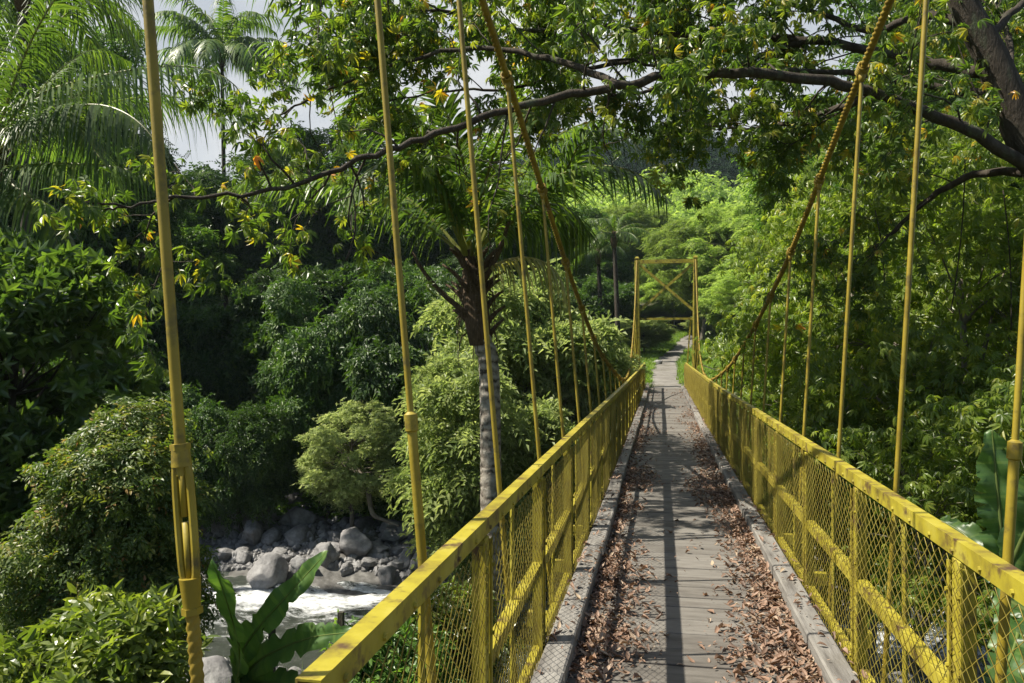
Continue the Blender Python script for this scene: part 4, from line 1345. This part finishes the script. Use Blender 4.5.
SB = 'sunlit trees on the slope beyond the far tower'
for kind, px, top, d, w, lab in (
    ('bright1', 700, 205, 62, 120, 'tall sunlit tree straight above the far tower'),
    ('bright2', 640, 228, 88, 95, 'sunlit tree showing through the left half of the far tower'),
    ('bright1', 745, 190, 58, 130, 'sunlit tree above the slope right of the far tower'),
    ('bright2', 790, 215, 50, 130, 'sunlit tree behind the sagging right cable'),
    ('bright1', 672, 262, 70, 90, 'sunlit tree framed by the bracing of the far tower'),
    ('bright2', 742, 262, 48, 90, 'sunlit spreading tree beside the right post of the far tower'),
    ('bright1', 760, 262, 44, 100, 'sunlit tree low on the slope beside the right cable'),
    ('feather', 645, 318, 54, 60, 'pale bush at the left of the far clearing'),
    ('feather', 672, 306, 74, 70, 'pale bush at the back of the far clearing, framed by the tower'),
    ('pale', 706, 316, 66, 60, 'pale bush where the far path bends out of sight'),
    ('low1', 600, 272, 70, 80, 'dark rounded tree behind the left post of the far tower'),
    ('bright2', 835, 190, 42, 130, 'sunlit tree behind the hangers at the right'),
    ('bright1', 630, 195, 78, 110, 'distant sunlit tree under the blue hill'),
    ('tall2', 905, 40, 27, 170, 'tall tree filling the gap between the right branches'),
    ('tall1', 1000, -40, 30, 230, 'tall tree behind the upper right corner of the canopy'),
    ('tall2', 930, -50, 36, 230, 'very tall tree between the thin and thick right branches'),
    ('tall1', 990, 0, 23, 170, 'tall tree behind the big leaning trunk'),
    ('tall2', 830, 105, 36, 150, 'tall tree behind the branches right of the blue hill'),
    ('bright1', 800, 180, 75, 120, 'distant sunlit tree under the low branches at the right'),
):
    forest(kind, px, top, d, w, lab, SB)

# near left: glossy tree, small leaved shrub, yellow green shrub
def near_plant(px, top, d, rx, seed, label, cat, name, temps, mat, nl, nc, cr, size=(.8, 1.2), r0=.05, rzs=None, cyoff=0, group=None, inner=.5, up=.6, droop=.1, bark=BARK, flat=.85, spread=.5):
    p = P(px, top, d); z0 = gz(p.x, p.y); h = p.z - z0
    rz_ = rzs or min(rx * 1.3, h * .48)
    return make_tree(name, label, cat, (p.x, p.y, z0), h, (rx, rx, rz_), h - rz_ + cyoff, nc, cr, nl, temps, mat, seed, r0, group, size, bark, droop, flat, inner, up=up, spread=spread)


near_plant(22, 232, 11.5, 1.55, 60, 'glossy dark green tree with large oval leaves at the left', 'tree', 'glossy_leaf_tree', ROS, GLOSS, 4200, 46, .6, rzs=2.6, r0=.12)
near_plant(122, 412, 8.2, .70, 61, 'dense small leaved shrub with reddish new shoots below the nearest hanger', 'shrub', 'leafy_shrub', SPRS, SHRUB, 15000, 64, .36, size=(.85, 1.25), rzs=1.65, r0=.05)
near_plant(95, 592, 6.6, .58, 62, 'bright yellow green shrub at the bottom left corner', 'shrub', 'leafy_shrub', SPRY, YSHRUB, 1500, 26, .26, rzs=.75, r0=.03, up=.3)
near_plant(18, 600, 10.5, .7, 64, 'dark leafy bush in the shade below the glossy tree', 'shrub', 'leafy_shrub', SPR, DARK, 900, 20, .3, rzs=.9, r0=.03)
near_plant(395, 640, 10.5, .7, 65, 'grassy green bush below the cut end of the left handrail', 'shrub', 'leafy_shrub', SPRY, MID, 1500, 20, .3, rzs=.6, r0=.02)
near_plant(455, 600, 12.0, .8, 66, 'green bush among the stones seen through the left chain-link', 'shrub', 'leafy_shrub', SPRY, YSHRUB, 1400, 20, .3, rzs=.6, r0=.02)

# right: hanging walls of palmate leaves
RG = 'trees with palmate leaves on the right bank'
def rtree(px, top, d, rx, rzs, nl, seed, label, nc=40, cr=.6, mat=None, temps=None, r0=.12, size=(.9, 1.35), up=.6):
    p = P(px, top, d); z0 = gz(p.x, p.y); h = p.z - z0
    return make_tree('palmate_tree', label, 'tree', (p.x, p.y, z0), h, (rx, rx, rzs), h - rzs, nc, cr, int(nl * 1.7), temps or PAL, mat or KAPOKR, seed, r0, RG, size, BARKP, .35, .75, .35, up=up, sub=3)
rtree(850, 205, 12.5, 1.7, 2.6, 3400, 71, 'palmate leaved tree behind the second right hanger', cr=.65)
rtree(960, 190, 10.5, 1.8, 2.6, 3600, 72, 'palmate leaved tree behind the rightmost hangers', cr=.65)
rtree(1050, 150, 9.5, 1.7, 3.0, 2600, 73, 'palmate leaved tree cut by the right edge of the view')
rtree(795, 290, 17, 1.5, 2.6, 2800, 74, 'palmate leaved tree beyond the third right hanger, near the cable sag', cr=.6)
rtree(905, 160, 17, 2.8, 4.2, 4200, 75, 'taller tree behind the right hangers reaching up to the branches', nc=60, cr=.95, size=(1.3, 1.9))
rtree(1010, 120, 15, 2.6, 4.2, 3600, 76, 'taller tree at the right edge behind the big leaning trunk', nc=56, cr=.95, size=(1.3, 1.9))
rtree(820, 170, 24, 2.8, 5.2, 4200, 77, 'tall tree behind the right cable, partly sunlit', nc=60, cr=1.0, size=(1.5, 2.2))
rtree(760, 330, 26, 1.5, 2.4, 3000, 78, 'dark leafy tree behind the low point of the right cable', nc=36, cr=.6, size=(1.2, 1.6))
rtree(940, 420, 8.0, 1.0, 1.3, 1500, 79, 'leafy shrub just behind the right railing', nc=30, cr=.4, r0=.04, size=(.7, 1.0))
rtree(850, 420, 10.5, 1.1, 1.3, 1700, 80, 'leafy shrub behind the middle of the right railing', nc=30, cr=.42, r0=.04, size=(.7, 1.0))
rtree(790, 420, 14, 1.2, 1.4, 1700, 81, 'leafy shrub behind the far half of the right railing', nc=30, cr=.45, r0=.04, size=(.8, 1.1))
rtree(1060, 330, 7.5, 1.0, 2.0, 1400, 82, 'leafy shrub at the right edge below the leaning trunk', nc=30, cr=.45, r0=.05, size=(.8, 1.1))

# ------------------------------------------------------------------ the big tree leaning in from the right
BD = 8.4
base = Vector((P(1085, 340, BD).x + .5, P(1085, 340, BD).y, 0)); base.z = gz(base.x, base.y)
big = thing('kapok_tree', base, 'large tree leaning in from the right, its long branches reaching across over the bridge', 'tree')
W = lambda px, py, d: P(px, py, d) - base
mb = MB()
tr = crom([(0, 0, -.5), W(1120, 380, BD), W(1075, 230, BD), W(1022, 130, BD), W(990, 55, BD), W(958, -10, BD), W(930, -110, BD), W(915, -260, BD)], 6)
mb.tube(tr, [.27 - .19 * i / (len(tr) - 1) for i in range(len(tr))], n=14)
mb.obj('trunk', BARK, big, smooth=True)
limbspec = [
    ([(1060, 185, 8.4), (1005, 150, 8.3), (950, 122, 8.2), (870, 92, 8.0), (780, 76, 7.8), (690, 74, 7.6), (620, 86, 7.5), (545, 100, 7.4), (470, 122, 7.3), (400, 146, 7.1), (340, 168, 7.0), (285, 188, 6.9), (200, 196, 6.8), (140, 204, 6.7), (100, 212, 6.6)], .075, .008),
    ([(1000, 78, 8.4), (950, 66, 8.7), (890, 54, 9.0), (800, 40, 9.3), (700, 38, 9.6), (600, 24, 9.8), (520, 30, 9.9), (440, 10, 9.8), (360, 18, 9.7)], .075, .012),
    ([(1003, 95, 8.4), (940, 88, 8.7), (860, 74, 9.0), (780, 70, 9.3), (700, 74, 9.6), (620, 60, 9.8), (560, 70, 10)], .05, .01),
    ([(975, 25, 8.4), (920, 16, 8.8), (870, 30, 9.2), (800, 6, 9.6), (720, -10, 10), (620, -20, 10.4)], .06, .012),
    ([(1045, 175, 8.4), (985, 172, 8.9), (930, 198, 9.4), (890, 236, 9.8), (850, 262, 10.2)], .06, .012),
    ([(940, -60, 8.4), (850, -70, 8.8), (740, -60, 9), (600, -50, 9), (470, -30, 8.8), (380, -30, 8.5), (300, -20, 8.2)], .07, .012),
    ([(800, 40, 9.3), (720, 72, 9.6), (640, 92, 9.9), (600, 96, 10.1)], .045, .01),
    ([(620, 86, 7.5), (560, 62, 8.0), (480, 48, 8.4), (400, 62, 8.6), (330, 88, 8.8), (275, 118, 9.0)], .04, .01),
    ([(700, 38, 9.6), (640, 58, 10.0), (580, 70, 10.3), (520, 86, 10.5), (450, 92, 10.6), (385, 102, 10.6)], .04, .01),
    ([(860, 100, 8.0), (800, 120, 8.6), (740, 128, 9.2), (690, 120, 9.6)], .04, .01),
    ([(1005, 100, 8.4), (1010, 40, 9.4), (985, 0, 10.2), (930, 20, 11), (880, 60, 11.4)], .05, .01),
    ([(985, 40, 8.4), (1030, 0, 8.8), (1060, 30, 9.4), (1040, 90, 10)], .05, .01),
    ([(1040, 150, 8.4), (1075, 60, 9.6), (1080, -20, 10.4), (1060, -80, 11)], .07, .012),
]
kr = np.random.default_rng(77)
twig_pts = []


def subbranch(mb, p, d, L_, r, level):
    n = 6; q = p.copy(); pts = [q.copy()]; dd = Vector(d)
    for i in range(n):
        dd = (dd + Vector(kr.normal(0, .22, 3)) + Vector((0, 0, -.05))).normalized()
        q = q + dd * (L_ / n); pts.append(q.copy())
        if i >= 2: twig_pts.append((q.copy(), dd.copy()))
        if level > 0 and i in (1, 2, 3, 4) and kr.random() < .75:
            e = (dd + Vector(kr.normal(0, .8, 3))).normalized()
            subbranch(mb, q, e, L_ * kr.uniform(.35, .6), r * .5, level - 1)
    mb.tube(pts, [r * (1 - .75 * i / n) for i in range(n + 1)], n=5 if level else 4)


for li, (pp, ra, rb) in enumerate(limbspec):
    path = crom([W(*q) for q in pp], 6)
    mb = MB(); m = len(path)
    for i in range(m): path[i] = path[i] + Vector(kr.normal(0, .012, 3))
    mb.tube(path, [ra + (rb - ra) * (i / (m - 1)) ** .8 for i in range(m)], n=9)
    acc = 0
    step = .19
    nxt = .9
    for i in range(1, m):
        acc += (path[i] - path[i - 1]).length
        if acc > nxt:
            nxt = acc + step * kr.uniform(.5, 1.4)
            t = (path[i] - path[i - 1]).normalized()
            d = Vector(kr.normal(0, 1, 3)); d = (d - t * d.dot(t)).normalized()
            d = (d + t * .55 + Vector((.05, .55, .35)) * (1 if pp[0][2] < 9 else .3)).normalized()
            subbranch(mb, path[i], d, kr.uniform(.5, 1.5), max(.008, ra * .16), 1)
    twig_pts.append((path[-1], (path[-1] - path[-2]).normalized()))
    mb.obj('limb', BARK, big, smooth=True)
pp = np.array([p for p, d in twig_pts]); dd = np.array([d for p, d in twig_pts])
parts = []
K = len(pp)
wp = pp + np.array(base)
rel = wp - np.array(EYE)
dep = rel @ np.array(FW); upx = rel @ np.array(RT) / dep * FPX + 512; upy = 341.5 - rel @ np.array(UPV) / dep * FPX
print('twigs', K)
for s, T in enumerate(PAL):
    for q in range(2):
        sel = kr.random(K) < np.where((wp[:, 0] > -2.7) & (wp[:, 0] < -.1) & (wp[:, 2] < 4.5) & (wp[:, 1] < 11), .13, np.where(wp[:, 0] > -.9, .70, np.where(wp[:, 2] < 4.4, .36, .8)))
        k = sel.sum()
        az = kr.uniform(0, 2 * PI, k)
        d = nrm(dd[sel] * .5 + np.stack([np.cos(az), np.sin(az), kr.uniform(-.5, .5, k)], 1))
        pos = pp[sel] + kr.normal(0, .07, (k, 3))
        parts.append(instance_arrays(T, pos, frames(d, kr, .8, .35, .35), kr.uniform(.7, 1.3, k), kr, jitter=.06))
V, F, r = merge(parts)
obj('crown', np_mesh('crown', V, F, KAPOK, r), big)

# ------------------------------------------------------------------ banana plants
def banana_leaf(path, w, seed, face=Vector((-.1, -.85, .5))):
    """a blade along path (list of Vectors), folded on the midrib"""
    r = random.Random(seed); pts = crom(path, 16); m = len(pts)
    V = []; F = []
    for i, p in enumerate(pts):
        t = i / (m - 1); tan = (pts[min(i + 1, m - 1)] - pts[max(0, i - 1)]).normalized()
        s = tan.cross(face)
        s.normalize(); n = s.cross(tan)
        ww = w * (math.sin(PI * min(1, .06 + .92 * t ** .8)) ** .55) if t < 1 else .01
        nl, nr = (r.uniform(.45, .8) if r.random() < .16 else 1), (r.uniform(.45, .8) if r.random() < .16 else 1)
        for k in range(-4, 5):
            f = k / 4 * ((nl if k < 0 else nr) if abs(k) >= 3 else 1)
            wav = .03 * math.sin(t * 26 + k * .6) * abs(f) + r.uniform(-.012, .012) * (abs(k) == 4)
            V.append(p + s * ww * .5 * f + n * (abs(f) * ww * .22 - f * f * ww * .18 + wav))
    for i in range(m - 1):
        for k in range(8):
            a = i * 9 + k; F.append((a, a + 1, a + 10, a + 9))
    mb = MB(); mb.add([tuple(v) for v in V], F, .4)
    bd = [r.random() for _ in range(m)]; mb.r = [min(.95, .15 + .75 * bd[q // 8]) for q in range(len(F))]
    mb.tube(pts, [.016 * (1 - .85 * i / (m - 1)) + .002 for i in range(m)], n=6, rnd=.98)
    return mb


def banana(px, py, d, leaves, label, seed, group='banana plants beside the bridge', hs=None):
    b = P(px, py, d); z0 = gz(b.x, b.y); root = thing('banana_plant', (b.x, b.y, z0), label, 'banana plant', group)
    o = Vector((b.x, b.y, z0)); h = b.z - z0
    mb = MB(); mb.tube([(0, 0, -.2), (0, 0, h * .5), (0, 0, max(.3, h))], [.11, .085, .05], n=10, rnd=.3); mb.obj('stem', BANANA, root, smooth=True)
    for i, (pts, w) in enumerate(leaves):
        mb = banana_leaf([P(*q) - o for q in pts], w, seed + i); mb.obj('leaf', BANANA, root, smooth=True)
    return root


banana(236, 676, 8.5, [
    ([(236, 676, 8.5), (248, 642, 8.4), (285, 598, 8.3), (328, 551, 8.2)], .34),
    ([(236, 690, 8.5), (240, 655, 8.0), (229, 608, 7.5), (212, 560, 7.2)], .36),
    ([(240, 678, 8.5), (268, 655, 8.2), (310, 638, 7.9), (352, 632, 7.6)], .34),
    ([(240, 682, 8.5), (262, 682, 8.2), (300, 690, 7.8), (330, 720, 7.6)], .32),
], 'banana plant with an upright dark leaf in front of the rapids', 1)
banana(22, 700, 7.5, [
    ([(26, 695, 7.5), (28, 672, 7.4), (34, 655, 7.4), (36, 640, 7.3)], .22),
    ([(20, 700, 7.5), (5, 680, 7.4), (-10, 668, 7.3)], .2),
], 'small banana plant low in the bottom left corner', 11)
banana(1005, 560, 5.6, [
    ([(1002, 560, 5.6), (1000, 520, 5.6), (996, 475, 5.6), (992, 430, 5.6)], .30),
    ([(1006, 575, 5.6), (1030, 520, 5.5), (1050, 470, 5.4), (1070, 420, 5.3)], .3),
    ([(1000, 580, 5.6), (985, 560, 5.8), (965, 535, 6.0), (940, 520, 6.2)], .26),
    ([(1004, 600, 5.6), (1018, 628, 5.3), (1006, 668, 5.1), (990, 700, 5.0)], .28),
    ([(1008, 600, 5.6), (1035, 620, 5.2), (1040, 660, 5.0), (1030, 700, 4.8)], .28),
], 'banana plant with dark leaves behind the right edge of the railing', 21)
# driftwood branch under the pale bush, broken boards beside the path, stakes by the bridge
dw = MB()
c0 = P(372, 498, 25.2)
dw.tube(crom([P(352, 468, 25.6), P(366, 480, 25.3), P(372, 512, 25.0), P(384, 520, 24.9), P(399, 526, 24.8)], 6), [.11 - .07 * i / 24 for i in range(25)], n=8)
dw.tube(crom([P(368, 492, 25.2), P(380, 478, 25.1), P(386, 468, 25.2)], 6), [.07 - .05 * i / 12 for i in range(13)], n=7)
tag(dw.obj('fallen_branch', BARKP, None, smooth=True), 'bare grey fallen branch sticking out under the pale bush', 'branch')
dt = MB()
dt.tube(crom([P(872, 440, 10.5), P(905, 470, 9.8), P(950, 500, 9.2), P(1000, 540, 8.8)], 6), [.05 + .06 * i / 18 for i in range(19)], n=9)
tag(dt.obj('fallen_tree', BARK, None, smooth=True), 'dark slanting dead tree behind the right handrail', 'dead tree')
for px, y0, y1, lab in ((341, 612, 640, 'thin wooden stake left of the cut handrail end'), (272, 628, 680, 'thin wooden stake behind the hanging banana leaf')):
    a, b = P(px, y1, 10.5), P(px, y0, 10.5); a.z = gz(a.x, a.y) - .2
    mb = MB(); mb.bar(a, b, .07, .07, up=(0, 1, 0)); tag(mb.obj('wooden_stake', BARK), lab, 'stake')
p = P(713, 368, 39); p.z = gz(p.x, p.y)
bs = thing('broken_bench', p, 'broken dark boards lying tilted on the slope right of the far tower', 'boards')
mb = MB(); mb.box((0, 0, .32), (1.0, .5, .05), M=Matrix.Rotation(.35, 4, 'Y')); mb.obj('board', BARKP, bs)
mb = MB(); mb.box((.1, .1, .12), (1.1, .4, .05), M=Matrix.Rotation(-.12, 4, 'Y')); mb.obj('board', BARK, bs)

# hanging vines at the right
for i, (px, y0, y1, d) in enumerate(((965, 160, 310, 9.5), (1003, 190, 330, 9.2), (350, 185, 260, 7.0), (875, 210, 300, 9.8))):
    a, b = P(px, y0, d), P(px + (-14, 8, -4, 9)[i], y1, d)
    mb = MB(); mb.tube(bez(a, a.lerp(b, .5) + Vector((.1, .1, 0)), b, 14), .008, n=5)
    tag(mb.obj('hanging_vine', BARK, None, smooth=True), ('thin dark vine hanging left of the rightmost hanger', 'thin dark vine hanging at the right edge under the leaning trunk', 'thin twig vine hanging beside the second hanger', 'thin vine hanging behind the second right hanger')[i], 'vine', 'hanging vines')

# ------------------------------------------------------------------ ground cover
rng = np.random.default_rng(31)
def scatter_ground(n, x0, x1, y0, y1, cond):
    x = rng.uniform(x0, x1, n); y = rng.uniform(y0, y1, n)
    k = cond(x, y) & (rng.random(n) < np.clip(.25 + 1.2 * vn(x * .6, y * .6, 7), 0, 1))
    x, y = x[k], y[k]; return np.stack([x, y, ground(x, y)], 1)


def cover(name, label, sets, mat, kindlabel):
    parts = []
    for pos, temps, size, up_dir, spread in sets:
        for i, T in enumerate(temps):
            q = pos[i::len(temps)]; k = len(q)
            a = rng.uniform(0, 2 * PI, k)
            if up_dir:      # template +Y points up
                y = nrm(np.array([0, 0, 1.0]) + rng.normal(0, spread, (k, 3))); z = nrm(np.stack([np.cos(a), np.sin(a), 0 * a], 1)); x = nrm(np.cross(y, z)); z = np.cross(x, y)
                M = np.stack([x, y, z], 2)
            else:
                d = np.stack([np.cos(a), np.sin(a), rng.uniform(.2, 1.2, k)], 1); M = frames(nrm(d), rng, 1, spread, 0)
            parts.append(instance_arrays(T, q, M, rng.uniform(*size, k), rng))
    V, F, r = merge(parts)
    return tag(obj(name, np_mesh(name, V, F, mat, r), None), label, kindlabel, kind='stuff')


offb = lambda x, y: (x < -1.3) | (x > 1.8)
BL = [T_blades(7, .6, .022, 1), T_blades(6, .5, .02, 2)]
BLS = [T_blades(7, .22, .02, 3), T_blades(6, .28, .02, 4)]
farb = scatter_ground(44000, -48, 32, 26.0, 37, lambda x, y: (np.abs(x - .2) > 1.9))
nearb = scatter_ground(16000, -16, 14, 1.5, 13.5, lambda x, y: offb(x, y))
hill = scatter_ground(34000, -70, 60, 36, 80, lambda x, y: np.abs(x - path_x(y)) > 4.5)
hill[:, 2] += .05
cover('undergrowth', 'dark leafy undergrowth covering the banks below the trees', [
    (farb + np.array([0, 0, .15]), PINF + SPRF, (.7, 1.5), False, .35), (nearb + np.array([0, 0, .12]), SPR + PIN, (.8, 1.5), False, .35), (hill + np.array([0, 0, .2]), PINF + SPRF, (.9, 2.2), False, .35)], MID, 'undergrowth')
gA = scatter_ground(52000, -7, 12, 33.8, 70, lambda x, y: (np.abs(x - path_x(y)) > .95 - .5 * vn(x * 2, y * 2, 3)) & (np.abs(x - path_x(y)) < 7.5))
gB = scatter_ground(9000, -12, -1.4, 11.5, 15, offb)
gC = scatter_ground(9000, -9, -1.4, 25.5, 30, offb)
cover('grass', 'sunny green grass of the far clearing and the river edges', [(gA, BLS, (.7, 1.4), True, .2), (gB, BL, (.5, 1.1), True, .25), (gC, BL, (.6, 1.3), True, .25)], GRASS, 'grass')

# far wooded hillside, one mass
rng = np.random.default_rng(51)
n = 2600
fy = 82 + 330 * rng.random(n) ** 1.25; fx = rng.uniform(-1, 1, n) * (50 + fy * .85)
fz = ground(fx, fy)
sz_ = rng.uniform(2.0, 4.2, n) * (1 + (fy - 80) / 320)
m = 190
d = nrm(rng.normal(size=(n, m, 3))); d[..., 2] = np.abs(d[..., 2]) * 1.0 - .15
bump = 1 + .25 * np.sin(d[..., 0] * 5 + rng.uniform(0, 6, (n, 1))) * np.sin(d[..., 1] * 6 + rng.uniform(0, 6, (n, 1)))
pos = np.stack([fx, fy, fz + sz_ * .8], 1)[:, None, :] + d * (sz_[:, None] * bump * rng.uniform(.7, 1.0, (n, m)))[..., None] * np.array([1, 1, 1.25])
dflat = d.reshape(-1, 3)
T = T_sprig(5, .5, .3, .5, seed=9)
for nm, sel, mat_, lab in (('slope_forest', fy < 150, FEATH, 'sunlit pale green woods on the slope below the dark hill'), ('hill_forest', fy >= 150, FAR, 'forest on the distant hill, leaves coloured dark blue green for cloud shade')):
    V, F, r = instance_arrays(T, pos[sel].reshape(-1, 3), frames(d[sel].reshape(-1, 3), rng, .6, .5, .1), np.repeat(sz_[sel] * .3, m), rng)
    tag(obj(nm, np_mesh(nm, V, F, mat_, r), None), lab, 'forest', kind='stuff')

# ------------------------------------------------------------------ damp valley air
hm, nt, N, L, out = new_mat('haze_air')
pv_ = N.new('ShaderNodeVolumePrincipled'); pv_.inputs['Color'].default_value = (.70, .85, 1.0, 1); pv_.inputs['Density'].default_value = .0002; pv_.inputs['Anisotropy'].default_value = .0
L.new(pv_.outputs[0], out.inputs['Volume'])
mb = MB(); mb.box((0, 150, 52), (900, 760, 136))
tag(mb.obj('haze', hm), 'thin bluish haze filling the valley', 'haze', kind='stuff')
